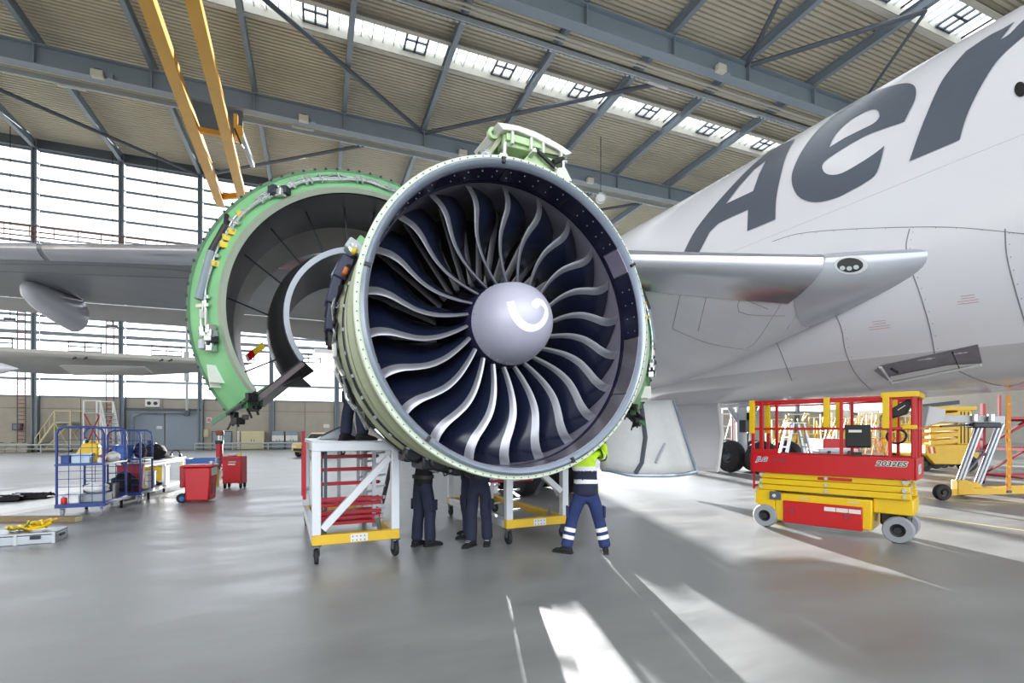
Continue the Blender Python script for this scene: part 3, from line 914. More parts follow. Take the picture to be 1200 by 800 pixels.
# main gear: six wheels a side
def gear(s0, t0, ext):
    for dt in (-1.48, 0, 1.48):
        for ds in (-.7, .7):
            w = MB()
            w.ring([(.28, -.24), (.5, -.24), (.6, -.21), (.655, -.12), (.665, 0), (.655, .12), (.6, .21), (.5, .24), (.28, .24)], n=28, axis='x', c=A(s0 + ds, t0 + dt, .665))
            o = w.build('wheel', 'rubber', air, smooth=.7)
            h = MB(); h.ring([(0, -.12), (.12, -.2), (.2, -.1), (.33, -.2), (.36, -.25)], n=20, axis='x', c=A(s0 + ds, t0 + dt, .665), loop=False)
            h.ring([(0, .12), (.12, .2), (.2, .1), (.33, .2), (.36, .25)], n=20, axis='x', c=A(s0 + ds, t0 + dt, .665), loop=False)
            h.build('rim', 'steel_dark', o, smooth=.7)
    m = MB(); m.tube([A(s0, t0 - 1.5, .67), A(s0, t0 + 1.5, .67)], .14, 10)
    for dt in (-1.48, 0, 1.48): m.tube([A(s0 - .75, t0 + dt, .665), A(s0 + .75, t0 + dt, .665)], .09, 8)
    m.tube([A(s0, t0, .67), A(s0, t0 + .1, 4.2)], [.2, .24], 12)
    m.tube([A(s0, t0 + .1, 2.0), A(s0 + ext * 1.6, t0 + .2, 3.9)], .11, 8); m.tube([A(s0, t0 + .1, 1.6), A(s0, t0 - 2.0, 3.6)], .11, 8)
    m.build('gear_leg', 'steel_pale', air)
    m = MB()
    for k in range(6):
        m.tube([A(s0 + .18, t0 - .1 + k * .05, .9), A(s0 + .25 + .02 * k, t0 - .12, 2.0), A(s0 + .2, t0 - .3 - .1 * k, 3.2)], .025, 5)
    m.box(A(s0 - .2, t0 - .3, 1.9), (.3, .3, .5)); m.box(A(s0 + .25, t0 - .2, 2.3), (.25, .3, .35))
    m.build('hydraulic_lines', 'dark_metal', air)
gear(6.5, 13.1, 1)
gear(17.5, 14.6, -1)
# gear doors hanging below the hull
m = MB(); rows = []
for k in range(7):
    u = k / 6; rows.append([A(10.75 + .12 * sin(pi * u), 9.75 + 3.4 * j / 4, .62 + 1.95 * u) for j in range(5)])
m.grid(rows); m.grid([[p + V((.07, 0, 0)) for p in r_] for r_ in rows])
m.build('gear_door', 'belly_grey', air, fix=False)
m = MB(); m.tube([A(10.72, 9.74, .62), A(10.88, 9.72, 1.6), A(10.76, 9.74, 2.5)], .05, 8); m.tube([A(10.72, 9.74, .62), A(10.72, 13.1, .62)], .04, 6); m.build('gear_door_edge', 'white_paint', air)
# concave leg door seen from inside
m = MB(); rows = []
c0 = AIRI @ AT(757, 520, 11.4)
for k in range(13):
    u = k / 12
    rows.append([V((c0.x - .85 + 1.7 * u, c0.y - .3 + .9 * (1 - u) ** 2 - .35 * smooth01((u - .75) * 4) + .12 * j * u, .68 + .12 * (1 - smooth01(u * 3)) + 1.75 * j / 6 + .25 * max(0, u - .8) * (1 - j / 6) * 2)) for j in range(7)])
m.grid(rows); dr = m.build('gear_leg_door', 'bag_white', air, fix=False, smooth=1.0)
so = dr.modifiers.new('thickness', 'SOLIDIFY'); so.thickness = .05
m = MB(); m.tube([r_[0] + V((0, -.05, 0)) for r_ in rows] + [V(p) + V((0, -.05, 0)) for p in rows[-1]], .045, 8); m.build('door_edge', 'lip_grey', air)
m = MB()
m.tube([rows[7][1] + V((0, -.1, 0)), rows[9][2] + V((0, -.1, .15))], .03, 6); m.build('door_strut', 'steel_pale', air)
m = MB(); m.tube([rows[4][0] + V((0, -.08, .05)), rows[5][1] + V((0, -.08, 0)), rows[6][3] + V((0, -.09, 0)), rows[6][6] + V((0, -.1, 0))], .05, 6); m.build('door_hinge', 'steel_dark', air)

# a second aircraft's wing reaches across the background on the left
rw = thing('background_wing', 'pale wing of a second aircraft across the windows at left, below the near wing', 'wing', CW(-20, 26, 0), -HEAD)
def bw(px, py, Y): 
    w = AT(px, py, Y); q = w - CW(-20, 26, 0)
    return M.Rotation(HEAD, 3, 'Z') @ q
m = MB(); rows = []
for (x, yl, yb, Y, th) in ((-160, 397, 421, 24, .7), (0, 407, 431, 25, .55), (120, 413, 433, 26, .45), (228, 418.5, 430, 27, .3), (291, 421, 424, 27.6, .08)):
    a = bw(x, yl + 4, Y); ch = 2.8 if x < 200 else (2.0 if x < 250 else .6)
    c = a + V((0, ch, -((yb - yl - 4) / F * Y) + .0))
    top = V((0, 0, th * .5))
    rows.append([a + V((0, .1, .18 if x < 250 else .03)), a + V((0, 0, 0)), a + V((0, .1, -.16 if x < 250 else -.02)), (a + c) / 2 - top * .4, c, (a + c) / 2 + top])
m.grid(rows, cv=True); m.face(range(6)); m.face([24 + j for j in range(6)])
m.build('wing_skin', 'flap_grey', rw, smooth=.8)
m = MB()
for x in (66, 228):
    a = bw(x, 423 if x < 100 else 427, 25.5); 
    q = bw(68, 428, 25.6)
a, c = bw(68, 428, 25.6), bw(168, 430, 26.4)
m.prism([a, a + V((.3, .6, -.45)), c + V((0, .6, -.25)), c], (0, .12, .06)); m.build('flap', 'flap_grey', rw)
m = MB(); a = bw(-10, 428, 25.4); m.tube([a + V((-1.2, -.3, 0)), a + V((-.3, -.2, -.1)), a + V((.6, 0, -.15)), a + V((1.2, .2, -.15))], [.45, .42, .28, .02], 12); m.build('track_fairing', 'fuselage_white', rw)
m = MB()
for x in (80, 93, 182, 193):
    a = bw(x, 419 + (x > 150) * 2.5, 25.6); m.tube([a + V((0, .3, 0)), a + V((.3, .1, .02))], .05, 6)
m.build('hinge_cover', 'dark_metal', rw)
# trestle carrying that wing, beyond the frame
m = MB(); a = bw(-120, 420, 24.6)
for dx in (-.6, .6): m.bar((a.x + dx, a.y + 1, 0), (a.x, a.y + 1, a.z + .1), .15)
m.bar((a.x - .7, a.y + 1, .1), (a.x + .7, a.y + 1, .1), .15); m.build('support_trestle', 'steel_blue', rw)
# ---------------------------------------------------------------- the engine (axis aft = local y)
ES, ET, EZ = 2.395, 4.84, 2.935
eng = thing('jet_engine', 'huge jet engine with twisted navy fan blades and pale swirl spinner, hung under the wing', 'engine', AF(ES, ET, EZ), DEL)
EM = M.Translation(AF(ES, ET, EZ)) @ M.Rotation(DEL, 4, 'Z')
EI = EM.inverted()
def ehit(bv, px, py, off):
    o = EI @ V((0, 0, EYE)); d = (EI.to_3x3() @ CW((px - 600) / F, 1.0, (HZ - py) / F)).normalized()
    h = bv.ray_cast(o, d)
    if h[0] is None: h = bv.find_nearest(o + d * 5.5)
    n = h[1]
    if n.dot(d) > 0: n = -n
    return h[0] + n * off
b = MB(); b.ring([(1.645, .06), (1.66, .0), (1.69, -.025), (1.72, .0), (1.72, .06)], n=144); b.build('inlet_ring', 'lip_grey', eng, smooth=.9)
b = MB(); b.ring([(1.70, .035), (1.765, .035), (1.775, .05), (1.775, .085), (1.74, .1), (1.70, .1)], n=144); b.build('front_flange', 'mint', eng, smooth=.5)
b = MB()
for k in range(120):
    a = 2 * pi * k / 120
    b.ring([(0, -.008), (.006, -.008), (.007, 0)], n=6, c=(1.748 * cos(a), .034, 1.748 * sin(a)), loop=False)
b.build('flange_bolts', 'dark_metal', eng, kind='stuff')
# slot marks round the lip
for d in (168, 231, 292, 28, 98):
    a = R(d); b = MB(); b.box((1.69 * cos(a), -.012, 1.69 * sin(a)), (.06, .05, .035), m=M.Rotation(-a, 3, 'Y')); b.build('lip_clip', 'black', eng)
# outer case with ribs
prof = [(1.72, .1), (1.735, .14), (1.70, .2), (1.70, .34), (1.74, .36), (1.74, .4), (1.69, .43), (1.69, .66), (1.76, .68), (1.76, .74), (1.70, .77), (1.70, .98), (1.75, 1.0), (1.75, 1.05), (1.70, 1.08), (1.70, 1.32),
        (1.79, 1.34), (1.79, 1.4), (1.6, 1.4), (1.655, 1.0), (1.665, .6), (1.66, .36), (1.655, .1)]
b = MB(); b.ring(prof, n=128); b.build('fan_case', 'case_olive', eng, smooth=.5)
for y, r, m_ in ((.88, 1.715, 'case_olive'), (1.2, 1.73, 'dark_metal'), (1.27, 1.725, 'case_olive')):
    b = MB(); b.tube([(r * cos(2 * pi * k / 96), y + .015 * sin(9 * 2 * pi * k / 96), r * sin(2 * pi * k / 96)) for k in range(96)], .025, 8, closed=True); b.build('case_pipe', m_, eng, smooth=1)
b = MB()
for k in range(40):
    a = 2 * pi * k / 40 + .03
    b.box((1.745 * cos(a), 1.2, 1.745 * sin(a)), (.03, .06, .04), m=M.Rotation(-a, 3, 'Y'))
b.build('pipe_clamps', 'steel_pale', eng, kind='stuff')
# inlet liner panels: dark along the top, bare metal lower right
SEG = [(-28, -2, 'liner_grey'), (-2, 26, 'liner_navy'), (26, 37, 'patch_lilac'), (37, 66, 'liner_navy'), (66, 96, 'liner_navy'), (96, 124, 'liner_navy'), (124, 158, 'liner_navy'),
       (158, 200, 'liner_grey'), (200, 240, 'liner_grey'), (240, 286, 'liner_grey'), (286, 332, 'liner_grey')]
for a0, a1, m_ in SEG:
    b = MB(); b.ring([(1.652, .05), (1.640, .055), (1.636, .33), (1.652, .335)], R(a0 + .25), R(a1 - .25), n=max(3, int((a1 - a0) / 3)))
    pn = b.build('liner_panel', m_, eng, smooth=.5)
    if m_ != 'liner_grey':
        b = MB()
        for k in range(int((a1 - a0) / 6)):
            for y in (.12, .25):
                a = R(a0 + 3 + k * 6); b.ball((1.638 * cos(a), y, 1.638 * sin(a)), (.009, .009, .009), 6, 4)
        b.build('rivets', 'alu', pn, kind='stuff')
for y in (.35, .385):
    b = MB(); b.ring([(1.63, y), (1.655, y), (1.655, y + .012), (1.63, y + .012)], n=128); b.build('liner_band', 'liner_navy', eng)
b = MB(); b.ring([(1.662, .40), (1.640, .41), (1.640, 1.0), (1.662, 1.0)], n=128); b.build('rub_strip', 'rub_strip', eng, smooth=.5)
# fan disc, blades
b = MB(); b.ring([(.455, .32), (.47, .34), (.53, .75), (.62, 1.0), (.2, 1.0), (.2, .32)], n=64); b.build('fan_disc', 'liner_navy', eng)
NB = 22
def lerp_tab(tab, x):
    for (x0, y0), (x1, y1) in zip(tab, tab[1:]):
        if x <= x1:
            k = (x - x0) / (x1 - x0); k = max(0, k); return y0 + (y1 - y0) * k
    return tab[-1][1]
def cr_tab(tab, x):
    n = len(tab)
    for i in range(n - 1):
        if x <= tab[i + 1][0] or i == n - 2:
            x0, y0 = tab[i]; x1, y1 = tab[i + 1]
            m0 = (y1 - tab[i - 1][1]) / (x1 - tab[i - 1][0]) if i > 0 else (y1 - y0) / (x1 - x0)
            m1 = (tab[i + 2][1] - y0) / (tab[i + 2][0] - x0) if i < n - 2 else (y1 - y0) / (x1 - x0)
            h = x1 - x0; t = max(0, min(1, (x - x0) / h))
            return (2 * t ** 3 - 3 * t * t + 1) * y0 + (t ** 3 - 2 * t * t + t) * h * m0 + (-2 * t ** 3 + 3 * t * t) * y1 + (t ** 3 - t * t) * h * m1
OFFT = [(.46, -.05), (.62, .01), (.85, .065), (1.05, .065), (1.22, .015), (1.36, -.04), (1.50, -.06), (1.635, -.035)]
STG = [(.46, 14), (.8, 25), (1.1, 36), (1.4, 47), (1.635, 53)]
CHD = [(.46, .50), (.8, .56), (1.1, .62), (1.4, .64), (1.635, .60)]
YLE = [(.46, .42), (.8, .40), (1.1, .385), (1.4, .40), (1.635, .44)]
def bl(r, c, side, inflate=0.0):
    st = R(cr_tab(STG, r)); ch = cr_tab(CHD, r)
    cam_ = .10 * ch * sin(pi * min(1, c)) * (1 - .5 * (r - .46) / 1.2)
    th = (.045 - .026 * (r - .46) / 1.18) * (.25 + .75 * sin(pi * (c * .85 + .1))) * .5 + inflate
    x = c * ch * sin(st) - cam_ * cos(st) * -.5
    y = cr_tab(YLE, r) + c * ch * cos(st) + cam_ * sin(st) * -.4
    x += side * th * cos(st); y -= side * th * sin(st)
    a = pi / 2 + cr_tab(OFFT, r) / r * .9 - x / r
    return V((r * cos(a), y, r * sin(a)))
def blade_part(c0, c1, nr, nc, inflate=0.0, rmax=1.632):
    m = MB(); rows = []
    for i in range(nr + 1):
        r = .462 + (rmax - .462) * i / nr
        cs = [c0 + (c1 - c0) * k / nc for k in range(nc + 1)]
        rows.append([bl(r, c, 1, inflate) for c in cs[::-1]] + [bl(r, c, -1, inflate) for c in cs])
    m.grid(rows, cv=True); n = len(rows[0])
    m.face(range(n)); m.face([nr * n + j for j in range(n)])
    return m
bme = blade_part(.03, 1, 26, 8).mesh('fan_blade', smooth=1.0); bme.materials.append(MATS['blade_navy'])
lead = MB(); rows = []
for i in range(31):
    r = .464 + (1.634 - .464) * i / 30
    w = (.055 + .06 * (r - .46) / 1.18) / cr_tab(CHD, r)
    q = [bl(r, c, 1, .003) for c in (w, w * .5, .03)] + [(bl(r, 0, 1, 0) + bl(r, 0, -1, 0)) / 2] + [bl(r, c, -1, .003) for c in (.03, w * .5, w)]
    rows.append(q)
lead.grid(rows)
lme = lead.mesh('leading_edge', smooth=1.2, fix=False); lme.materials.append(MATS['blade_edge'])
for k in range(NB):
    o = link('fan_blade', bme, eng); o.rotation_euler = (0, -2 * pi * (k + .18) / NB, 0)
    link('leading_edge', lme, o)
# spinner, swirl
sp = [(.47, .36), (.472, .31), (.462, .28), (.45, .2), (.425, .1), (.385, .0), (.335, -.08), (.27, -.15), (.19, -.205), (.10, -.24), (.03, -.25), (0.001, -.25)]
b = MB(); b.ring(sp, n=72, loop=False); spo = b.build('spinner', 'spinner', eng, smooth=1.0, fix=False)
BS = BVHTree.FromPolygons([V(p) for p in b.v], b.f)
b = MB()
for k in range(48):
    a = 2 * pi * k / 48; b.ball((.463 * cos(a), .285, .463 * sin(a)), .009, 6, 4)
b.build('spinner_bolts', 'pipe_steel', spo, kind='stuff')
def z2(x, y): return (400 + x / 3.158, 340 + y / 3.158)
SW = [z2(612, 44), z2(640, 40)] + curve2([z2(640, 40), z2(652, 80), z2(680, 115), z2(715, 125), z2(742, 105), z2(752, 72)], 4) + curve2([z2(752, 72), z2(738, 56), z2(722, 68), z2(707, 60), z2(705, 43), z2(722, 31), z2(745, 38), z2(763, 68), z2(764, 100), z2(748, 132), z2(715, 152), z2(680, 150), z2(648, 128), z2(625, 90), z2(612, 44)], 4)[1:-1]
decal(BS, [SW], .004, 5, ehit).build('swirl_mark', 'swirl', spo, fix=False, smooth=1.0)
# stator vanes and dark back of the fan duct
b = MB(); rows = []
for i in range(7):
    r = .66 + .97 * i / 6
    q = []
    for k in range(7):
        c = k / 6; q.append((-.05 + .16 * (c - .5) * (1 - c) * 1.2 + .04 * c, 1.05 + .30 * c, r))
    rows.append(q + [(x + .02, y, z) for x, y, z in q[::-1]])
b.grid(rows, cv=True); vme = b.mesh('stator_vane', smooth=.8); vme.materials.append(MATS['vane'])
for k in range(40):
    link('stator_vane', vme, eng).rotation_euler = (0, 2 * pi * k / 40, 0)
b = MB(); b.ring([(.62, 1.0), (.66, 1.4), (1.66, 1.4), (1.66, 1.45), (.2, 1.45), (.2, 1.0)], n=64); b.build('duct_back', 'black', eng)
# core and hot section behind the fan
b = MB(); b.ring([(.5, 1.45), (1.05, 1.45), (1.0, 1.9), (.8, 2.4), (.74, 3.4), (.82, 3.6), (.9, 4.6), (.8, 5.2), (.6, 5.9), (.5, 5.9)], n=48, loop=True); b.build('core_case', 'dark_metal', eng)
b = MB(); b.ring([(.001, 6.9), (.12, 6.8), (.45, 5.9), (.45, 5.7)], n=32, loop=False); b.build('exhaust_plug', 'dark_metal', eng)
rr = rng(5)
for k in range(26):
    a0 = R(rr.uniform(0, 360)); r = rr.uniform(1.02, 1.12); pts = []
    for j in range(6):
        y = 1.5 + j * rr.uniform(.15, .35); a0 += rr.uniform(-.25, .25); rj = r * (1 if y < 1.9 else .86); pts.append((rj * cos(a0), y, rj * sin(a0)))
    b = MB(); b.tube(pts, rr.choice((.018, .025, .035)), 6); b.build('core_pipe', rr.choice(('pipe_steel', 'dark_metal', 'navy_part', 'steel_pale')), eng)
# accessory gearbox hanging at the bottom
b = MB()
for k, (x, y, z, sx_, sy_, sz_) in enumerate(((-.55, 1.5, -1.62, .5, .6, .22), (-.1, 1.55, -1.72, .55, .6, .2), (.35, 1.5, -1.68, .4, .5, .2), (-.85, 1.5, -1.5, .3, .4, .25))):
    b = MB(); b.box((x, y, z), (sx_, sy_, sz_)); b.ring([(0, -.1), (.12, -.1), (.12, .12), (0, .12)], n=14, c=(x - .05, y - sy_ / 2, z), loop=False)
    b.build('gearbox_unit', ('dark_metal', 'black', 'navy_part', 'dark_metal')[k], eng, bevel=.03)
for k in range(14):
    x = -.72 + k * .1
    b = MB(); z0 = -sqrt(1.7 ** 2 - min(1.6, abs(x)) ** 2)
    b.tube([(x, 1.4, z0 + .05), (x + rr.uniform(-.1, .1), 1.35, -1.78 + rr.uniform(-.05, .12)), (x + rr.uniform(.0, .3), 1.3, -1.8 + rr.uniform(0, .15)), (x + .35, 1.5, -1.6)], rr.choice((.014, .02, .03)), 6)
    b.build('gearbox_pipe', rr.choice(('pipe_steel', 'black', 'steel_pale', 'dark_metal')), eng)
# fittings on the rear of the fan case, left shoulder
def epol(r, deg, y): return V((r * cos(R(deg)), y, r * sin(R(deg))))
for k, (deg, r, y, s_, m_) in enumerate(((158, 1.86, 1.35, (.16, .25, .3), 'navy_part'), (166, 1.88, 1.4, (.12, .3, .4), 'navy_part'), (150, 1.86, 1.25, (.2, .2, .14), 'steel_pale'), (154, 1.9, 1.45, (.1, .1, .5), 'lip_grey'),
                                         (174, 1.87, 1.4, (.1, .25, .5), 'navy_part'), (183, 1.86, 1.45, (.08, .2, .3), 'black'), (147, 1.85, 1.4, (.1, .3, .2), 'bulk_green'), (160, 1.83, 1.2, (.06, .12, .1), 'orange_part'), (152, 1.84, 1.15, (.06, .08, .08), 'tag_yellow'))):
    b = MB(); b.box(epol(r, deg, y), s_, m=M.Rotation(-R(deg), 3, 'Y')); b.build('case_fitting', m_, eng, bevel=.02)
b = MB(); b.ring([(.03, 0), (.06, 0), (.06, .08), (.03, .08)], n=16, c=epol(1.86, 151, 1.15)); b.build('drain_port', 'pipe_steel', eng)
for k in range(16):
    d0 = 145 + k * 4.2; pts = [epol(1.8 + rr.uniform(0, .08), d0 + j * rr.uniform(2, 7), 1.2 + .3 * rr.random()) for j in range(5)]
    b = MB(); b.tube(pts, rr.choice((.014, .02, .03)), 6); b.build('case_pipe', rr.choice(('pipe_steel', 'black', 'navy_part', 'dark_metal')), eng)
for (d0, d1) in ((170, 176), (176, 186), (184, 178)):
    b = MB(); b.bar(epol(1.9, d0, 1.4), epol(1.9, d1, 1.5), .05); b.build('link_rod', 'black', eng)
# forward mount and white fairing over the top of the case
def E3(px, py, y):
    """sight line followed to the engine plane local y"""
    o = EI @ V((0, 0, EYE)); d = EI.to_3x3() @ CW((px - 600) / F, 1.0, (HZ - py) / F)
    return o + d * ((y - o.y) / d.y)
def E2(px, py, y): return E3(px, py, y)
y0 = .55
pyl = []
b = MB(); P = [E2(x, y, y0) for x, y in ((591, 153), (668, 176), (664, 187), (590, 170))]; b.prism(P, (0, .45, 0)); bm_ = b.build('mount_beam', 'mint_bright', eng, bevel=.012)
b = MB(); P = [E2(x, y, y0 - .04) for x, y in ((594, 155), (622, 163), (621, 171), (594, 163))]; b.prism(P, (0, .04, 0)); b.build('rib_plate', 'mint_bright', bm_)
b = MB(); P = [E2(x, y, y0 - .04) for x, y in ((624, 162), (635, 166), (635, 174), (624, 171))]; b.prism(P, (0, .04, 0)); b.build('rib_plate', 'mint_bright', bm_)
b = MB(); P = [E2(x, y, y0 - .04) for x, y in ((638, 169), (654, 174), (655, 182), (637, 178))]; b.prism(P, (0, .04, 0)); b.build('rib_plate', 'case_olive', bm_)
for (x, y) in ((600, 163), (622, 170), (636, 174), (657, 180)):
    b = MB(); a_, c_ = E2(x, y - 8, y0 - .05), E2(x, y + 6, y0 - .05); b.bar(a_, c_, .03, .05); b.build('stiffener', 'mint', bm_)
b = MB(); P = [E2(x, y, y0 - .08) for x, y in ((583, 143), (592, 144), (608, 147), (626, 153), (644, 162), (658, 170), (671, 179), (663, 182), (652, 174), (628, 162), (606, 153), (590, 152))]; b.prism(P, (0, .8, .06)); b.build('pylon_fairing', 'white_paint', eng, bevel=.01)
b = MB(); P = [E2(x, y, y0) for x, y in ((622, 178), (650, 186), (645, 203), (610, 191))]; b.prism(P, (0, .3, 0)); b.build('mount_gusset', 'mint_bright', eng, bevel=.01)
b = MB(); b.bar(E2(590, 157, y0 + .1), E2(571, 183, y0 + .1), .09, .06); b.build('strut_arm', 'case_olive', eng, bevel=.01)
b = MB(); b.bar(E2(593, 160, y0 + .2), E2(578, 184, y0 + .2), .05, .05); b.build('strut_arm', 'bulk_green_dark', eng)
c0 = E2(577.5, 157, y0 + .1)
b = MB(); b.ring([(.03, -.03), (.07, -.03), (.07, .03), (.03, .03)], n=18, c=c0); b.bar(c0 + V((.06, 0, -.03)), E2(589, 164, y0 + .1), .06, .05); b.build('lifting_eye', 'mint_bright', eng)
for (p, q, w, m_) in (((592, 168), (591, 181), .06, 'pipe_steel'), ((660, 184), (660, 200), .05, 'pipe_steel'), ((629, 176), (650, 196), .05, 'dark_metal'), ((632, 176), (654, 200), .025, 'pipe_steel'), ((655, 188), (664, 190), .04, 'steel_pale'), ((648, 190), (660, 186), .07, 'black')):
    b = MB(); b.tube([E2(*p, y0 - .05), E2(*q, y0 - .05)], w / 2, 8); b.build('mount_link', m_, eng)
for (cx, cy, w, h) in ((591, 183, 18, 9), (660, 203, 22, 14), (627, 175, 6, 5)):
    b = MB(); P = [E2(cx - w / 2, cy + h / 2, .42), E2(cx - w / 4, cy - h / 2, .42), E2(cx + w / 8, cy - h / 2, .42), E2(cx + w / 2, cy + h / 1.5, .42)]; b.prism(P, (0, .14, 0)); b.build('mount_lug', 'mint', eng, bevel=.008)
b = MB(); b.tube([E2(562, 181, .5), E2(568, 178, .5), E2(574, 181, .5)], .035, 8); b.build('mount_link', 'pipe_steel', eng)
# pylon strut up to the wing
b = MB(); b.prism([(-.35, 1.5, 1.4), (-.35, 4.2, 1.5), (-.35, 6.0, 1.9), (-.35, 4.0, 2.05), (-.35, 1.4, 1.85)], (.7, 0, 0)); b.build('pylon', 'white_paint', eng, bevel=.05)
# sill seal hose under the case lip
b = MB(); b.tube([epol(1.80, 178 + k * 3.6, 1.43 + .02 * sin(k)) for k in range(28)], .04, 8); b.build('harness_hose', 'black', eng, smooth=1)

# ---------------------------------------------------------------- open thrust reverser halves
def reverser(label, cs, mirror):
    g = -1 if mirror else 1
    t = thing('thrust_reverser_cowl', label, 'engine cowl', AF(cs, 6.8, 3.20), DEL)
    def pol(r, deg, y, dx=0.0, dz=0.0): return V((g * (r * cos(R(deg)) + dx), y, r * sin(R(deg)) + dz))
    def arc(prof, d0, d1, n, dx=0.0, dz=0.0):
        m = MB(); rows = [[pol(r, d0 + (d1 - d0) * i / n, y, dx, dz) for r, y in prof] for i in range(n + 1)]
        m.grid(rows, cv=True); k = len(prof); m.face(range(k)); m.face([n * k + j for j in range(k)])
        return m
    D0, D1 = 60, 217
    RI, RO = 1.68, 2.10
    arc([(RI, 0), (RI + .06, .0), (RI + .12, .05), (RO - .04, .28), (RO - .02, .34), (RO - .08, .36), (RI + .08, .10), (RI, .05)], D0, D1, 72).build('front_bulkhead', 'bulk_green', t, smooth=.5)
    arc([(RO - .04, .275), (RO - .005, .27), (RO, .36), (RO - .04, .36)], D0, D1, 72).build('edge_seal', 'bulk_green_dark', t, smooth=.5)
    arc([(RI - .03, -.03), (RI + .02, -.05), (RI + .06, -.005), (RI, .03)], D0, D1, 72).build('duct_lip', 'lip_olive', t, smooth=.5)
    arc([(RO - .01, .36), (RO, 1.0), (RO - .18, 2.4), (RO - .24, 2.4), (RO - .08, 1.0), (RO - .06, .4)], D0, D1, 72).build('outer_skin', 'white_paint', t, smooth=.5)
    arc([(RI - .02, .03), (RI + .04, .04), (RI + .10, .9), (RI + .04, 1.25), (RI - .01, 1.25), (RI + .04, .9)], D0, D1, 72).build('duct_liner', 'liner_dark', t, smooth=.6)
    arc([(RI - .01, 1.25), (RI + .04, 1.25), (RI + .02, 2.35), (RI - .03, 2.35)], D0, D1, 72).build('duct_rear', 'liner_band', t, smooth=.6)
    # inner core wall and lower bifurcation
    dx, dz, ri = -.05, -.03, .94
    arc([(ri, 0), (ri + .03, .03), (ri + .22, .7), (ri + .26, 1.2), (ri + .1, 2.0), (ri + .04, 2.0), (ri + .2, 1.2), (ri + .16, .7)], 74, 217, 48, dx, dz).build('core_wall', 'core_wall', t, smooth=.6)
    arc([(ri - .03, -.02), (ri + .035, -.03), (ri + .045, .05), (ri - .02, .05)], 74, 217, 48, dx, dz).build('core_lip', 'core_lip', t, smooth=.5)
    a_ = pol(ri + .02, 217, 0, dx, dz); c_ = pol(RI + .04, D1 + 2, .03)
    m = MB(); m.prism([a_, c_, c_ + V((0, 1.7, 0)), a_ + V((0, 1.7, 0))], (g * .04, 0, -.05)); bf = m.build('bifurcation_wall', 'bifurcation', t)
    m = MB(); m.prism([a_ + V((0, -.02, 0)), a_ + V((g * .16, .25, -.1)), a_ + V((g * .02, .3, -.2)), a_ + V((g * .14, .55, -.28)), (a_ + c_) / 2 + V((g * .05, .6, -.05)), c_], (0, .03, .02)); m.build('bifurcation_fairing', 'bifurcation', t)
    # spokes between the two walls
    for (d_, e_) in ((84, 84), (98, 97), (116, 114), (134, 132), (151, 152), (172, 176), (206, 205)):
        m = MB(); m.tube([pol(RI + .06, d_, .55), pol(ri + .18, e_, .6, dx, dz)], .011, 6); m.build('tie_rod', 'dark_metal', t)
        m = MB(); m.ball(pol(RI + .06, d_, .55), .035, 8, 5); m.build('rod_boss', 'black', t)
    # plumbing on the bulkhead
    def on(u, deg, lift=.03):                # u: 0 inner .. 1 outer on the green slope
        r = RI + .06 + .32 * u; y = .28 * u if u > .2 else .06
        return pol(r, deg, y - lift)
    rr = rng(11)
    for u, d0, d1, rad in ((.35, 62, 140, .012), (.45, 62, 138, .016), (.42, 138, 192, .016), (.6, 84, 132, .01), (.55, 140, 188, .01)):
        m = MB(); n = 30; m.tube([on(u + .06 * sin(k * .7) * (1 if rad < .014 else .4), d0 + (d1 - d0) * k / n, .05) for k in range(n + 1)], rad, 6); m.build('fluid_pipe', 'pipe_steel', t, smooth=1)
    m = MB(); m.tube([on(.5 + .15 * sin(k * .5), 55 + 75 * k / 24, .04) for k in range(25)], .012, 6); m.build('fluid_pipe', 'black', t, smooth=1)
    for d_ in (78, 81, 92, 94, 101, 108, 112, 114, 119, 130, 133, 146, 149, 161, 164, 177, 180):
        m = MB(); m.bar(on(.28, d_, .05), on(.72, d_, .05), .022, .04); m.build('clamp_bracket', 'pipe_steel', t)
    for d_, u in ((126, .4), (72, .45)):
        for k in range(7):
            m = MB(); p = on(u + rr.uniform(-.18, .18), d_ + rr.uniform(-3, 3), .07); m.box(p, (rr.uniform(.06, .13), rr.uniform(.05, .12), rr.uniform(.06, .13)), rz=rr.random()); m.build('valve_block', rr.choice(('dark_metal', 'pipe_steel', 'navy_part')), t, bevel=.008)
    m = MB(); m.tube([on(.62, 149, .06), on(.58, 160, .07)], .045, 10); m.build('hold_open_strut', 'black', t)
    m = MB(); m.tube([on(.58, 160, .07), on(.62, 178, .08)], .05, 10); m.build('strut_sleeve', 'steel_blue', t)
    m = MB(); m.tube([on(.9, 145, .05), on(.62, 149, .06)], .03, 8); m.build('strut_end', 'black', t)
    for d_, u in ((142, .5), (150, .3), (153, .35), (156, .3), (164, .3)):
        m = MB(); m.box(on(u, d_, .03), (.09, .03, .07), rz=.4); m.build('warning_tag', 'tag_yellow', t)
    for d_, u, s_ in ((205, .55, .26), (207, .75, .18), (183, .45, .12)):
        m = MB(); p = on(u, d_, .012); nrm = V((g * cos(R(d_)) * -.6, -.8, sin(R(d_)) * -.6)); m.box(p, (s_, .012, s_ * .85), m=basis(nrm)[2].to_track_quat('-Y', 'Z').to_matrix()); m.build('placard', 'tag_white', t)
    for k in range(12):
        m = MB(); p = on(.45 + rr.uniform(-.2, .2), 192 + rr.uniform(-4, 4), .08); m.box(p, (rr.uniform(.06, .14), rr.uniform(.06, .12), rr.uniform(.06, .12)), rz=rr.random()); m.build('actuator_block', rr.choice(('dark_metal', 'pipe_steel', 'black', 'steel_pale')), t, bevel=.008)
    for d_ in range(64, 217, 4):
        m = MB(); m.box(pol(RO - .005, d_, .27), (.02, .03, .03), m=M.Rotation(-R(d_) * g, 3, 'Y')); m.build('seal_bolt', 'black', t)
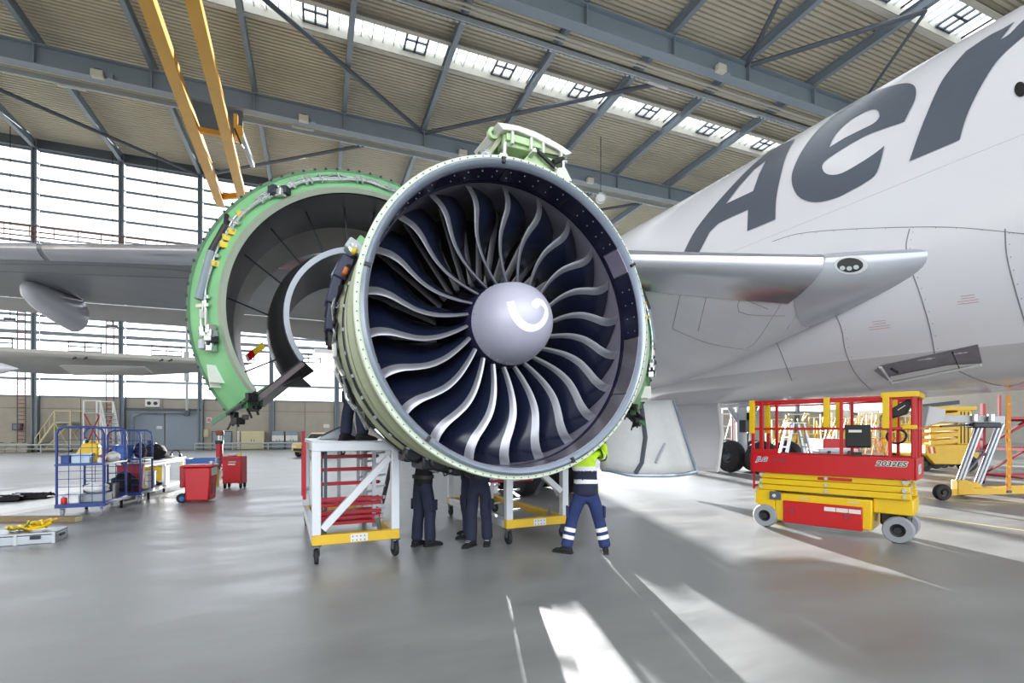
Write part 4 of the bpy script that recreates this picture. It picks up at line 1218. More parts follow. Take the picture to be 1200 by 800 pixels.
    # ragged lower end: green frame with latches
    e0 = pol(RI + .22, D1, .2)
    tang = V((g * -sin(R(D1)), 0, cos(R(D1)))); rad_ = V((g * cos(R(D1)), 0, sin(R(D1))))
    for o_, s_ in ((.20, .05), (-.2, .05)):
        m = MB(); m.bar(e0 + rad_ * o_, e0 + rad_ * o_ + tang * .05, .04, .4); m.build('end_frame', 'bulk_green_dark', t)
    m = MB(); m.bar(e0 + tang * .03, e0 + tang * .05, .4, .4); m.build('end_recess', 'black', t)
    for k in range(12):
        p = e0 + rad_ * rr.uniform(-.3, .2) + tang * rr.uniform(.03, .2) + V((0, rr.uniform(-.3, .1), 0))
        m = MB(); m.box(p, (rr.uniform(.05, .14), rr.uniform(.05, .12), rr.uniform(.04, .12)), rz=rr.random()); m.build('latch_block', rr.choice(('dark_metal', 'bulk_green_dark', 'pipe_steel', 'black')), t, bevel=.008)
    for k in range(7):
        p = e0 + rad_ * rr.uniform(-.25, .2) + tang * .1
        m = MB(); m.tube([p, p + V((rr.uniform(-.08, .08), rr.uniform(-.1, .05), -rr.uniform(.08, .22)))], .014, 6); m.build('latch_hook', 'black', t)
    # hinge arms toward the pylon
    for y in (.6, 1.6):
        m = MB(); m.bar(pol(RO - .06, D0 + 2, y), pol(RO - .06, D0 + 2, y) + V((g * .55, 0, .1)), .14, .1); m.build('hinge_arm', 'steel_pale', t)
    return t
rev = reverser('open green faced reverser half with dark duct and inner ring, left of the engine', 1.05, False)
reverser('open green faced reverser half on the far right side, mostly hidden behind the fan', 4.10, True)
# red and yellow warning streamer hung between the duct walls
p0 = AF(1.05, 6.8, 3.20)
b = MB(); q = AT(309, 404, 6.6) - p0; w = AT(289, 420, 6.7) - p0
q = M.Rotation(-DEL, 3, 'Z') @ q; w = M.Rotation(-DEL, 3, 'Z') @ w
mid = q * .45 + w * .55
st = None
b.bar(q, mid, .012, .09); b.build('streamer', 'tag_yellow', rev)
b = MB(); b.bar(mid, mid * .25 + w * .75, .012, .10); b.build('streamer', 'lift_red', rev)
b = MB(); b.bar(mid * .25 + w * .75, w, .012, .10); b.build('streamer', 'white_paint', rev)
# ---------------------------------------------------------------- white maintenance stands
def wheel_mb(r, w, axis='y', hub=.5):
    m = MB(); m.ring([(r * hub, -w / 2), (r * .92, -w / 2), (r, -w * .3), (r, w * .3), (r * .92, w / 2), (r * hub, w / 2)], n=20, axis=axis); return m
def hub_mb(r, w, axis='y'):
    m = MB(); m.ring([(0.001, -w * .55), (r * .25, -w * .55), (r * .3, -w * .3), (r * .52, -w * .4), (r * .52, w * .4), (r * .3, w * .3), (r * .25, w * .55), (.001, w * .55)], n=16, axis=axis, loop=False); return m
def caster(par, p, r=.09, w=.045, m='rubber', fm='steel_dark', rz=0.0, top=.25):
    x, y = p
    b = wheel_mb(r, w, 'x'); b.v = [tuple(M.Rotation(rz, 3, 'Z') @ V(v) + V((x, y, r))) for v in b.v]; c = b.build('caster', m, par, smooth=.8)
    b = MB(); 
    for e in (-1, 1): b.box(M.Rotation(rz, 3, 'Z') @ V((e * (w / 2 + .012), 0, 0)) + V((x, y, r + (top - r) / 2)), (.008, r * .8, top - r), rz=rz)
    b.box((x, y, top - .008), (w + .06, r * 1.3, .016), rz=rz); b.build('fork', fm, c)
    return c
def stand(label, s0, s1, t0, mirror):
    W_, D_, H_ = s1 - s0, 2.9, 1.57
    t = thing('maintenance_stand', label, 'stand', AF(s0, t0, 0), DEL, 'white maintenance stands under the engine')
    z0 = .24
    for x in (.055, W_ - .055):
        for y in (.055, D_ - .055):
            b = MB(); b.span((x - .055, y - .055, z0 + .13), (x + .055, y + .055, H_ - .13)); b.build('post', 'frame_white', t, bevel=.008)
            caster(t, (x, y), .1, .05, rz=.2 * x, top=.24)
    for x in (.55 * W_,):
        b = MB(); b.span((x - .03, D_ - .08, z0 + .13), (x + .03, D_ - .02, H_ - .13)); b.build('post', 'alu', t)
    for y in (0, D_ - .11):
        b = MB(); b.span((0, y, z0), (W_, y + .11, z0 + .13)); b.build('bottom_rail', 'bar_yellow', t, bevel=.008)
        b = MB(); b.span((0, y, H_ - .13), (W_, y + .11, H_ - .015)); b.build('top_rail', 'frame_white', t, bevel=.008)
    for x in (0, W_ - .1):
        b = MB(); b.span((x, .11, z0), (x + .1, D_ - .11, z0 + .12)); b.build('bottom_rail', 'bar_yellow' if x > 0 else 'frame_white', t, bevel=.008)
        b = MB(); b.span((x, .11, H_ - .13), (x + .1, D_ - .11, H_ - .015)); b.build('top_rail', 'frame_white', t, bevel=.008)
    b = MB(); b.span((.0, 0, H_ - .015), (W_, D_, H_)); b.build('deck', 'alu', t)
    p, q = ((.13, .05, z0 + .2), (W_ - .13, .05, H_ - .22)) if not mirror else ((W_ - .1, .05, z0 + .75), (.25, .05, H_ - .05))
    if mirror: p, q = (W_ - .12, .05, .75), (.22, .05, H_ - .2)
    b = MB(); b.bar(p, q, .09, .09, up=(0, 1, 0)); b.build('diagonal_brace', 'frame_white', t, bevel=.006)
    b = MB(); b.bar((W_ - .05, .2, 1.35), (W_ - .05, 1.0, .6), .05); b.build('side_brace', 'steel_dark', t)
    for x in (.18, W_ - .2):
        b = MB(); b.bar((x, .3, .3), (x - .1, .06, .55), .05); b.build('foot_brace', 'alu', t)
    b = MB(); b.span((W_ * .42, -.008, z0 + .015), (W_ * .62, 0, z0 + .115)); pl = b.build('clamp_plate', 'tag_white', t)
    hm = MB(); hm.ring([(0.001, -.004), (.008, -.004), (.008, 0)], n=8, loop=False); hme = hm.mesh('bolt'); hme.materials.append(MATS['black'])
    for cx in (.03, .08, .13, .18):
        for cz in (.035, .085):
            link('bolt', hme, pl).location = (W_ * .42 + cx, -.008, z0 + cz - .0)
    # storage arms along the right-hand side
    xs = W_ - .26 if not mirror else .3
    for y in (.5, 1.3, 2.1):
        b = MB(); b.bar((xs, y, z0 + .1), (xs, y, H_ - .1), .05); up = b.build('rack_upright', 'alu', t)
        for k in range(7):
            b = MB(); b.bar((xs, y, .42 + k * .16), (xs + .16, y, .44 + k * .16), .03); b.build('rack_arm', 'steel_pale', up)
        b = MB(); b.bar((.2, y, z0 + .1), (.2, y, H_ - .1), .04); b.build('rack_upright', 'steel_dark', t)
    return t
LS0, LS1, ST0 = .35, 1.46, 6.72
st1 = stand('white framed stand with yellow rail, left of the workers, holding stacked red bars', LS0, LS1, ST0, False)
st2 = stand('white framed stand with yellow rail beside the worker in the lime jacket', 3.04, 4.12, 6.68, True)
del st1['group'], st2['group']
# red steel bars lying across the left stand's arms
rr = rng(3)
def red_bar(label, s, t, z, L, tilt=0.0, group=None, sec=.05):
    o = thing('red_bar', label, 'bar', AF(s, t, z), DEL + tilt, group)
    b = MB(); b.span((-L / 2, -sec / 2, -sec / 2), (L / 2, sec / 2, sec / 2)); b.build('bar_tube', 'tube_red', o, bevel=.006)
    for e in (-1, 1):
        b = MB(); b.box((e * (L / 2 + .01), 0, 0), (.02, sec * .7, sec * .7)); b.build('end_cap', 'steel_pale', o)
    return o
sm = (LS0 + LS1) / 2 - .05
red_bar('topmost red bar lying alone in the left white stand', sm, ST0 + .75, 1.335, .88, .02)
red_bar('second red bar from the top in the left white stand', sm - .01, ST0 + .7, 1.155, .86, .03)
red_bar('third single red bar from the top in the left white stand', sm, ST0 + .6, .965, .88, .05)
for k in range(14):
    red_bar('red bar in the jumbled lower pile of the left white stand', sm + rr.uniform(-.03, .03), ST0 + .4 + .11 * (k % 3) + rr.uniform(-.01, .01), .44 + .07 * (k // 3) + .04 * (k > 8), .86, rr.uniform(-.05, .05), 'red bars piled low in the left stand', .045)
for k in range(2):
    red_bar(('upper', 'lower')[k] + ' red bar seen through the right stand beside the lime jacket worker', 3.5, ST0 + .9, 1.08 - k * .22, .9, .02)
o = thing('guard_rail_folded', 'red upright folding guard rail on the back left corner of the left stand', 'railing', AF(LS0 - .06, ST0 + .7, .75), DEL)
for y in (0, .45):
    b = MB(); b.bar((0, y, 0), (0, y, .95 if y else .8), .045); b.build('rail_post', 'tube_red', o)
b = MB(); b.bar((0, 0, .76), (0, .45, .76), .04); b.build('rail_tube', 'tube_red', o)
b = MB(); b.bar((.05, 0, .1), (.05, .45, .1), .05); b.build('rail_mount', 'steel_pale', o)
# slanted aluminium step on top of the left stand
o = thing('aluminium_step', 'sloping grey aluminium step standing on the left stand behind the boots', 'step', AF(LS0 + .45, ST0 + 1.7, 1.57), DEL)
b = MB(); b.prism([(-.3, -.2, 0), (.3, -.2, 0), (.3, -.2, .05), (.25, -.2, .26), (.15, -.2, .26)], (0, .4, 0)); b.build('step_body', 'alu', o, bevel=.01)
b = MB(); b.box((.2, 0, .27), (.22, .44, .025)); b.build('tread', 'steel_pale', o)
b = MB(); b.bar((-.25, -.21, .05), (.14, -.21, .25), .025); b.build('edge_strip', 'steel_dark', o)

# ---------------------------------------------------------------- people
def skin_mesh(name, verts, edges, radii, root=0, sub=2):
    me = bpy.data.meshes.new(name); me.from_pydata([tuple(v) for v in verts], edges, [])
    o = bpy.data.objects.new(name, me); COL.objects.link(o)
    sk = o.modifiers.new('skin', 'SKIN'); sk.use_smooth_shade = True; sk.branch_smoothing = .6
    for i, r in enumerate(radii):
        d = me.skin_vertices[0].data[i]
        d.radius = (r, r) if not isinstance(r, tuple) else r
        d.use_root = (i == root)
    sb = o.modifiers.new('sub', 'SUBSURF'); sb.levels = sub; sb.render_levels = sub
    bpy.context.view_layer.update()
    dg = bpy.context.evaluated_depsgraph_get()
    out = bpy.data.meshes.new_from_object(o.evaluated_get(dg))
    bpy.data.objects.remove(o); out.name = name
    out.polygons.foreach_set('use_smooth', [True] * len(out.polygons))
    return out
def hand_points(wr, d, side, up):
    """five finger chains beyond the wrist: d along the forearm, side toward the thumb"""
    out = []
    palm = wr + d * .085
    for k, L in enumerate((.068, .078, .073, .058)):
        off = side * (.03 - .02 * k)
        b0 = palm + off; k1 = b0 + d * L * .45 - up * .006; k2 = k1 + d * L * .32 - up * .022; k3 = k2 + d * L * .2 - up * .026
        out.append([b0, k1, k2, k3])
    tb = wr + d * .035 + side * .03
    out.append([tb, tb + side * .028 + d * .025, tb + side * .036 + d * .055 - up * .01, tb + side * .03 + d * .075 - up * .02])
    return palm, out
def person(label, loc, rz, J, top, trousers, boots='cloth_black', sleeve=True, glove=None, bands=False, hivis=False):
    """J: joint positions in local metres (x right hand side, y ahead, z up)"""
    t = thing('person', label, 'person', loc, rz)
    pel, che, nek, hed = V(J['pelvis']), V(J['chest']), V(J['neck']), V(J['head'])
    vs, es, rs = [], [], []
    def add(p, r, par=None):
        vs.append(V(p)); rs.append(r)
        if par is not None: es.append((par, len(vs) - 1))
        return len(vs) - 1
    i0 = add(pel, .12); i1 = add((pel + che) / 2, .115, i0); i2 = add(che, .105, i1); i3 = add(nek, .058, i2); i4 = add(nek + (hed - nek) * .45, .056, i3)
    hv = (hed - nek).normalized()
    i5 = add(hed, (.082, .098), i4); i6 = add(hed + hv * .075, (.072, .088), i5); add(hed + hv * .12, .045, i6)
    for sd in ('L', 'R'):
        sg = -1 if sd == 'L' else 1
        sh, el, wr = V(J['sh' + sd]), V(J['el' + sd]), V(J['wr' + sd])
        a = add(sh, .05, i2); b_ = add(el, .034, a); c = add(wr, .028, b_)
        d = (wr - el).normalized(); up = V((0, 0, 1)) if abs(d.z) < .8 else V((0, 1, 0))
        side = (d.cross(up)).normalized() * (-sg)
        palm, fs = hand_points(wr, d, side, up)
        p_ = add(wr + d * .05, (.04, .024), c)
        for f in fs:
            q = p_
            for n_, pt in enumerate(f): q = add(pt, (.0115, .0105, .0095, .008)[n_], q)
        hp, kn, an = V(J['hip' + sd]), V(J['kn' + sd]), V(J['an' + sd])
        a = add(hp, .085, i0); b_ = add(kn, .055, a); add(an, .04, b_)
    body = link('body', skin_mesh('body', vs, es, rs), t)
    bm_ = body.data; bm_.materials.append(MATS['skin'])
    if glove: 
        bm_.materials.append(MATS[glove])
        W2 = [V(J['wrL']), V(J['wrR'])]; E2_ = [V(J['elL']), V(J['elR'])]
        for p in bm_.polygons:
            for w, e in zip(W2, E2_):
                if (p.center - w).dot((w - e).normalized()) > -.01 and (p.center - w).length < .25: p.material_index = 1
    bm_.materials.append(MATS[top]) if glove else [bm_.materials.append(MATS[top]), bm_.materials.append(MATS[top])]
    for p in bm_.polygons:
        hand = any((p.center - V(J['wr' + sd])).dot((V(J['wr' + sd]) - V(J['el' + sd])).normalized()) > 0 and (p.center - V(J['wr' + sd])).length < .25 for sd in 'LR')
        if not hand and (p.center - nek).dot((hed - nek).normalized()) < .0 and (p.center - hed).length > .13: p.material_index = 2
    # face and hair
    fx = V((0, 1, 0)); 
    for sg in (-1, 1):
        b = MB(); b.ball(hed + V((sg * .032, .088, .02)), .013, 8, 6); b.build('eye', 'white_paint', body)
        b = MB(); b.ball(hed + V((sg * .09, 0, .01)), (.014, .028, .036), 8, 6); b.build('ear', 'skin', body)
    b = MB(); b.ball(hed + V((0, .108, -.008)), (.014, .022, .026), 8, 6); b.build('nose', 'skin', body)
    b = MB(); b.ball(hed + V((0, .094, -.05)), (.028, .01, .007), 8, 5); b.build('mouth', 'red_print', body)
    b = MB(); b.ball(hed + hv * .055 + V((0, -.02, 0)), (.098, .112, .10), 16, 10); b.build('hair', 'hair', t)
    # trousers
    vs, es, rs = [], [], []
    w0 = add(pel + V((0, 0, .17)), (.15, .12)); w1 = add(pel, (.168, .135), w0)
    for sd in ('L', 'R'):
        hp, kn, an = V(J['hip' + sd]), V(J['kn' + sd]), V(J['an' + sd])
        a = add(hp + (kn - hp) * .22, .112, w1); a2 = add(hp + (kn - hp) * .6 + V((0, -.01, 0)), .10, a); b_ = add(kn + V((0, .012, 0)), .092, a2); b1 = add(kn + (an - kn) * .25 + V((0, -.012, 0)), .084, b_); b2 = add(kn + (an - kn) * .6, .091, b1); b3 = add(kn + (an - kn) * .85 + V((0, .01, 0)), .086, b2); add(an + (an - kn).normalized() * .02, .094, b3)
    tr = link('trousers', skin_mesh('trousers', vs, es, rs, sub=4 if bands else 2), t); tr.data.materials.append(MATS[trousers])
    if bands:
        tr.data.materials.append(MATS['reflective'])
        for p in tr.data.polygons:
            for sd in ('L', 'R'):
                kn, an = V(J['kn' + sd]), V(J['an' + sd]); u = (p.center - kn).dot(an - kn) / (an - kn).length_squared
                if (p.center - (kn + (an - kn) * u)).length < .14 and (.28 < u < .42 or .56 < u < .70) : p.material_index = 1
    # pocket flaps
    for sd in ('L', 'R'):
        sg = -1 if sd == 'L' else 1
        hp, kn = V(J['hip' + sd]), V(J['kn' + sd]); c = hp + (kn - hp) * .68 + V((sg * .095, 0, 0))
        b = MB(); b.box(c, (.03, .14, .16)); b.build('cargo_pocket', trousers, tr, bevel=.012)
    # jacket or shirt
    vs, es, rs = [], [], []
    w0 = add(pel + V((0, 0, -.10)), (.20, .155) if hivis else (.17, .135)); wm = add(pel + V((0, 0, .06)), (.195, .15) if hivis else (.17, .135), w0); w1 = add((pel + che) / 2, (.19, .14) if hivis else (.165, .125), wm); w2 = add(che, (.185, .135), w1); w3 = add(nek - V((0, 0, .02)), .075, w2); add(nek + V((0, 0, .03)), .066, w3)
    for sd in ('L', 'R'):
        sh, el, wr = V(J['sh' + sd]), V(J['el' + sd]), V(J['wr' + sd])
        a = add(sh, .088, w2); b_ = add((sh + el) / 2, .078, a); c = add(el, .072, b_)
        if sleeve: c2 = add((el + wr) / 2, .064, c); c3 = add(wr, .056, c2); add(wr + (wr - el).normalized() * .02, .05, c3)
    jk = link('jacket' if hivis else 'shirt', skin_mesh('jacket', vs, es, rs, sub=4 if hivis else 2), t)
    jk.data.materials.append(MATS[top])
    if hivis:
        jk.data.materials.append(MATS['reflective']); jk.data.materials.append(MATS['cloth_navy'])
        z0 = pel.z + .06
        for p in jk.data.polygons:
            z = p.center.z - pel.z
            arm = any(((p.center - V(J['sh' + sd])).dot((V(J['el' + sd]) - V(J['sh' + sd])).normalized()) > .07) for sd in 'LR') and abs(p.center.x) > .16
            if arm:
                for sd in ('L', 'R'):
                    sh, el = V(J['sh' + sd]), V(J['el' + sd]); u = (p.center - sh).dot(el - sh) / (el - sh).length_squared
                    if (p.center - sh - (el - sh) * u).length < .13 and .45 < u < .62: p.material_index = 1
                    elif (p.center - sh - (el - sh) * u).length < .13 and .62 < u < .85: p.material_index = 2
            else:
                z = p.center.z
                p.material_index = 2 if z < .975 else (1 if z < 1.03 else (2 if z < 1.15 else (1 if z < 1.21 else 0)))
    else:
        b = MB(); b.ring([(.172, -.03), (.179, -.03), (.179, .02), (.172, .02)], n=24, axis='z', c=pel + V((0, 0, .09)))
        b.v = [(v[0], pel.y + (v[1] - pel.y) * .8, v[2]) for v in b.v]; b.build('belt', 'black', t)
    # boots
    for sd in ('L', 'R'):
        an = V(J['an' + sd]); yaw = J.get('toe' + sd, 0.0); rot = M.Rotation(yaw, 3, 'Z')
        m = MB(); rows = []
        for y, w, h in ((-.085, .03, .07), (-.07, .042, .10), (0, .045, .115), (.06, .046, .10), (.12, .052, .07), (.17, .05, .055), (.20, .034, .04)):
            q = []
            for j in range(12):
                a = 2 * pi * j / 12; q.append(rot @ V((w * cos(a), y, 0)) + V((an.x, an.y, max(.012, h / 2 + .0 + h / 2 * sin(a)))))
            rows.append(q)
        m.grid(rows, cv=True); m.face(range(12)); m.face([72 + j for j in range(12)])
        bt = m.build('boot', boots, t, smooth=1.0)
        m = MB(); P = [rot @ V((x, y, 0)) + V((an.x, an.y, 0)) for x, y in ((-.04, -.09), (.04, -.09), (.045, 0), (.055, .12), (.045, .19), (.02, .215), (-.02, .215), (-.045, .19), (-.055, .12), (-.045, 0))]
        m.prism(P, (0, 0, .022)); m.build('sole', 'rubber', bt)
        for k in range(3):
            m = MB(); c = rot @ V((0, .045 + .03 * k, 0)); m.bar(c + V((an.x, an.y, .105 - .014 * k)) - rot @ V((.03, 0, 0)), c + V((an.x, an.y, .105 - .014 * k)) + rot @ V((.03, 0, 0)), .008); m.build('lace', 'steel_pale', bt)
    return t
def pose(h=1.75, spread=.12, lean=(0, 0), arms='up', kbend=0.0, stag=0.0):
    k = h / 1.75
    lx, ly = lean
    J = {'pelvis': (0, 0, .95 * k), 'chest': (lx * .5, ly * .5, 1.27 * k), 'neck': (lx, ly, 1.47 * k), 'head': (lx * 1.2, ly * 1.3 + .02, 1.62 * k)}
    for sd, sg in (('L', -1), ('R', 1)):
        J['hip' + sd] = (sg * .095, 0, .90 * k); J['kn' + sd] = (sg * (.095 + (spread - .095) * .5), .03 + kbend + sg * stag * .5, .49 * k); J['an' + sd] = (sg * spread, sg * stag, .085)
        J['sh' + sd] = (lx + sg * .19, ly, 1.41 * k)
        if arms == 'up': J['el' + sd] = (lx + sg * .26, ly + .22, 1.46 * k); J['wr' + sd] = (lx + sg * .17, ly + .36, 1.66 * k)
        else: J['el' + sd] = (lx + sg * .25, ly + .06, 1.14 * k); J['wr' + sd] = (lx + sg * .2, ly + .26, 1.05 * k)
        J['toe' + sd] = -sg * .25
    return J
# two boots and dark trousers on the left stand
person('person in navy trousers and dark boots standing on top of the left white stand', AF(.92, 7.22, 1.57), DEL - 1.2, pose(1.76, .13, (0, .12), 'down', stag=.06), 'cloth_navy', 'cloth_navy')
person('person in black shirt and navy trousers standing alone beside the left stand', AF(1.90, 7.16, 0), DEL - 1.1, pose(1.74, .09, (0, .1), 'up', stag=.05), 'cloth_black', 'cloth_navy')
person('person in navy overalls under the engine, farther left of the close pair', AF(2.72, 7.45, 0), DEL + .9, pose(1.76, .13, (0, .08), 'up', stag=.05), 'cloth_navy', 'cloth_navy')
person('person in navy overalls under the engine, nearer right of the close pair', AF(2.68, 6.86, 0), DEL + 2.4, pose(1.74, .09, (0, .06), 'up', stag=.1), 'cloth_navy', 'cloth_navy')
J = pose(1.72, .27, (-.02, .10), 'up')
J['pelvis'] = (0, 0, .86); J['hipL'] = (-.10, 0, .82); J['hipR'] = (.10, 0, .82); J['knL'] = (-.19, .04, .46); J['knR'] = (.19, .04, .46)
J['shR'] = (.19, .12, 1.40); J['elR'] = (.30, .28, 1.30); J['wrR'] = (.33, .45, 1.48)
J['elL'] = (-.24, .34, 1.36); J['wrL'] = (-.12, .50, 1.55); J['head'] = (-.10, .17, 1.58); J['toeL'] = 1.0; J['toeR'] = -.1
hv = CW(1.03, 6.86, 0)
person('person in lime and navy reflective work jacket reaching up to the engine, legs apart', hv, -HEAD, J, 'hivis', 'cloth_blue', glove='cloth_black', bands=True, hivis=True)
# ---------------------------------------------------------------- scissor lift (local x along its length, near right end = +x)
LX = CW(5.44, 8.38, 0)
LR_ = -pi / 4 - HEAD
def wheels(par, spots, r, w, m, hubm='black', axis='y'):
    for x, y in spots:
        b = wheel_mb(r, w, axis, .5); b.v = [(p[0] + x, p[1] + y, p[2] + r) for p in b.v]; o = b.build('wheel', m, par, smooth=.7)
        h = hub_mb(r, w, axis); h.v = [(p[0] + x, p[1] + y, p[2] + r) for p in h.v]; h.build('hub', hubm, o, smooth=.6)
lf = thing('scissor_lift', 'red and yellow scissor lift with grey tyres in the right foreground', 'lift', LX, LR_)
wheels(lf, ((-.94, -.33), (.94, -.33), (-.94, .33), (.94, .33)), .2, .16, 'rubber_grey')
b = MB(); b.span((-.78, -.36, .14), (.62, .36, .62)); b.build('chassis', 'lift_yellow', lf, bevel=.02)
b = MB(); b.prism([(-1.12, -.36, .42), (-.78, -.36, .2), (-.78, -.36, .66), (-1.1, -.36, .66)], (0, .72, 0)); b.build('chassis_end', 'lift_yellow', lf, bevel=.02)
b = MB(); b.span((.62, -.30, .42), (1.12, .36, .66)); b.build('chassis_end', 'lift_yellow', lf, bevel=.02)
b = MB(); b.span((.68, -.12, .22), (1.05, .22, .44)); b.build('steering_gear', 'dark_metal', lf, bevel=.03)
b = MB(); b.tube([(.75, -.3, .3), (.95, -.2, .38), (1.05, .1, .33), (1.0, .28, .28)], .02, 6); b.build('hydraulic_hose', 'black', lf)
b = MB(); b.span((-.64, -.40, .12), (.50, -.36, .50)); tray = b.build('battery_door', 'lift_red', lf, bevel=.012)
for x in (-.50, .30):
    b = MB(); b.ring([(.001, -.415), (.05, -.415), (.055, -.40)], n=14, c=(x, 0, .34), loop=False); b.build('latch', 'lattice_red', tray)
for k in range(3):
    b = MB(); b.span((-.02 + k * .17, -.404, .39), (.14 + k * .17, -.40, .455)); b.build('sticker', 'tag_white', tray)
b = MB(); b.span((-.86, -.40, .5), (-.68, -.34, .64)); b.build('charge_box', 'steel_dark', lf, bevel=.01)
b = MB(); b.ring([(.001, -.41), (.03, -.41), (.03, -.38)], n=12, c=(-.78, 0, .57), loop=False); b.build('socket', 'tag_white', lf)
# folded scissor stack
for k in range(3):
    z = .66 + .105 * k
    for y in (-.37, .31):
        b = MB(); b.span((-1.06 + .02 * k, y, z), (1.1 - .02 * k, y + .06, z + .098)); ar = b.build('scissor_arm', 'lift_yellow', lf, bevel=.012)
    for x in (-1.0, 0, 1.02):
        b = MB(); b.tube([(x, -.39, z + .05), (x, .38, z + .05)], .028, 8); b.build('pivot_pin', 'steel_pale', lf)
b = MB(); b.span((-.12, -.376, .89), (.36, -.37, .94)); b.build('warning_strip', 'lift_red', lf)
b = MB(); b.span((-1.0, -.28, .66), (1.0, .28, .96)); b.build('cylinder_block', 'yellow_dull', lf)
# platform
b = MB(); b.span((-1.15, -.41, .975), (1.15, .41, 1.02)); b.build('platform_deck', 'steel_dark', lf)
for y in (-.42, .38):
    b = MB(); b.span((-1.16, y, .97), (1.16, y + .04, 1.30)); b.build('toe_panel', 'lift_red', lf, bevel=.006)
for x in (-1.17, 1.13):
    b = MB(); b.span((x, -.42, .97), (x + .04, .42, 1.30)); b.build('toe_panel', 'lift_red', lf, bevel=.006)
b = MB(); b.span((-1.16, -.42, 1.30), (-.72, -.38, 1.38)); b.build('toe_panel', 'lift_red', lf, bevel=.006)
b = MB(); b.span((1.172, -.3, 1.05), (1.178, .0, 1.2)); b.build('end_placard', 'glove_tip', lf)
def rail(p, q, w=.04, m='lift_red', nm='guard_rail', h=None):
    b = MB(); b.bar(p, q, w, h or w); return b.build(nm, m, lf, bevel=.006)
for y in (-.40, .40):
    rail((-1.13, y, 2.22), (1.13, y, 2.22)); rail((-1.13, y, 2.17), (1.13, y, 2.19), .03)
    rail((-1.13, y, 1.74), (1.13, y, 1.74))
    for x in (-1.13, -.98, .22, .85, 1.13):
        rail((x, y, 1.3), (x, y, 2.22), .045, nm='guard_post')
for x in (-1.13, 1.13):
    rail((x, -.4, 2.22), (x, .4, 2.22)); rail((x, -.4, 1.74), (x, .4, 1.74))
    rail((x, 0, 1.3), (x, 0, 2.22), .045, nm='guard_post')
for x, y, z0 in ((-1.14, -.41, 1.66), (-1.14, .41, 1.66), (.02, -.41, 1.76), (.02, .41, 1.76), (.80, -.41, 1.74), (.80, .41, 1.74)):
    rail((x, y, z0), (x, y, 2.25), .085, 'lift_yellow', 'foam_pad')
rail((.74, -.41, 2.25), (1.16, -.41, 2.25), .08, 'lift_yellow', 'foam_pad'); rail((1.15, -.41, 2.25), (1.15, .41, 2.25), .08, 'lift_yellow', 'foam_pad')
rail((1.0, -.41, 1.76), (1.17, -.41, 1.76), .06, 'lift_yellow', 'foam_pad')
rail((1.13, -.37, 1.05), (1.13, -.37, 2.2), .07, 'lattice_red', 'ladder_post'); rail((1.13, .0, 1.05), (1.13, .0, 2.2), .07, 'lift_red', 'ladder_post')
b = MB(); b.span((.28, -.46, 1.45), (.62, -.43, 1.80)); b.span((.29, -.44, 1.44), (.61, -.38, 1.48)); mb_ = b.build('manual_box', 'black', lf, bevel=.012)
b = MB(); b.span((.33, -.464, 1.68), (.5, -.46, 1.72)); b.build('sticker', 'tag_white', mb_)
b = MB(); b.prism([(.80, -.30, 1.88), (1.02, -.30, 1.96), (1.12, -.30, 2.18), (1.06, -.30, 2.2), (.86, -.30, 2.05)], (0, .22, 0)); cb = b.build('control_console', 'black', lf, bevel=.012)
b = MB(); b.bar((.93, -.312, 2.02), (1.02, -.312, 2.09), .03, .01); b.build('sticker', 'tag_white', cb)
b = MB(); pts = [(.9 + .12 * cos(a), -.2 + .02 * sin(3 * a), 1.62 + .11 * sin(a)) for a in [2 * pi * k / 24 for k in range(24)]]; b.tube(pts, .016, 6, closed=True); b.build('coiled_cable', 'black', lf)
b = MB(); b.span((.36, -.46, 1.32), (.5, -.42, 1.37)); b.build('gate_latch', 'black', lf)
def lettering(body, size, x, z, m, outline=None, bold=0.0, shear=.2, w=None):
    for k, (mm, bo, dy) in enumerate(((outline, .009, -.424), (m, 0.0015, -.4262))):
        if mm is None: continue
        me = text_mesh(body, size, .0006, 'lettering', shear, bo); me.materials.append(MATS[mm])
        o = link('lettering', me, lf); o.rotation_euler = (pi / 2, 0, 0); o.location = (x, dy, z)
        if w: o.scale = (w, 1, 1)
lettering('2032ES', .105, .86, 1.20, 'black', 'tag_white', .004, .25, 1.2)
lettering('JLG', .105, -.98, 1.20, 'cage_blue', 'tag_white', .004, .25, 1.1)
b = MB(); b.span((-.79, -.4225, 1.165), (-.57, -.4205, 1.235)); b.build('faded_print', 'lattice_red', lf)
for x, z in ((1.02, .93), (1.02, .80), (-1.0, .93)):
    b = MB(); b.ring([(.001, -.40), (.03, -.40), (.035, -.37)], n=12, c=(x, 0, z), loop=False); b.build('pivot_cap', 'steel_pale', lf)
b = MB(); b.bar((-1.13, -.36, .66), (-1.13, -.36, 1.0), .03); b.bar((-1.13, .0, .66), (-1.13, 0, 1.0), .03); b.bar((-1.13, -.36, .72), (-1.13, 0, .72), .03); b.build('access_ladder', 'lift_red', lf)
for k in range(2):
    b = MB(); b.span((-.4 + k * .7, -.365, .545), (-.25 + k * .7, -.36, .575)); b.build('sticker', 'cream', lf)

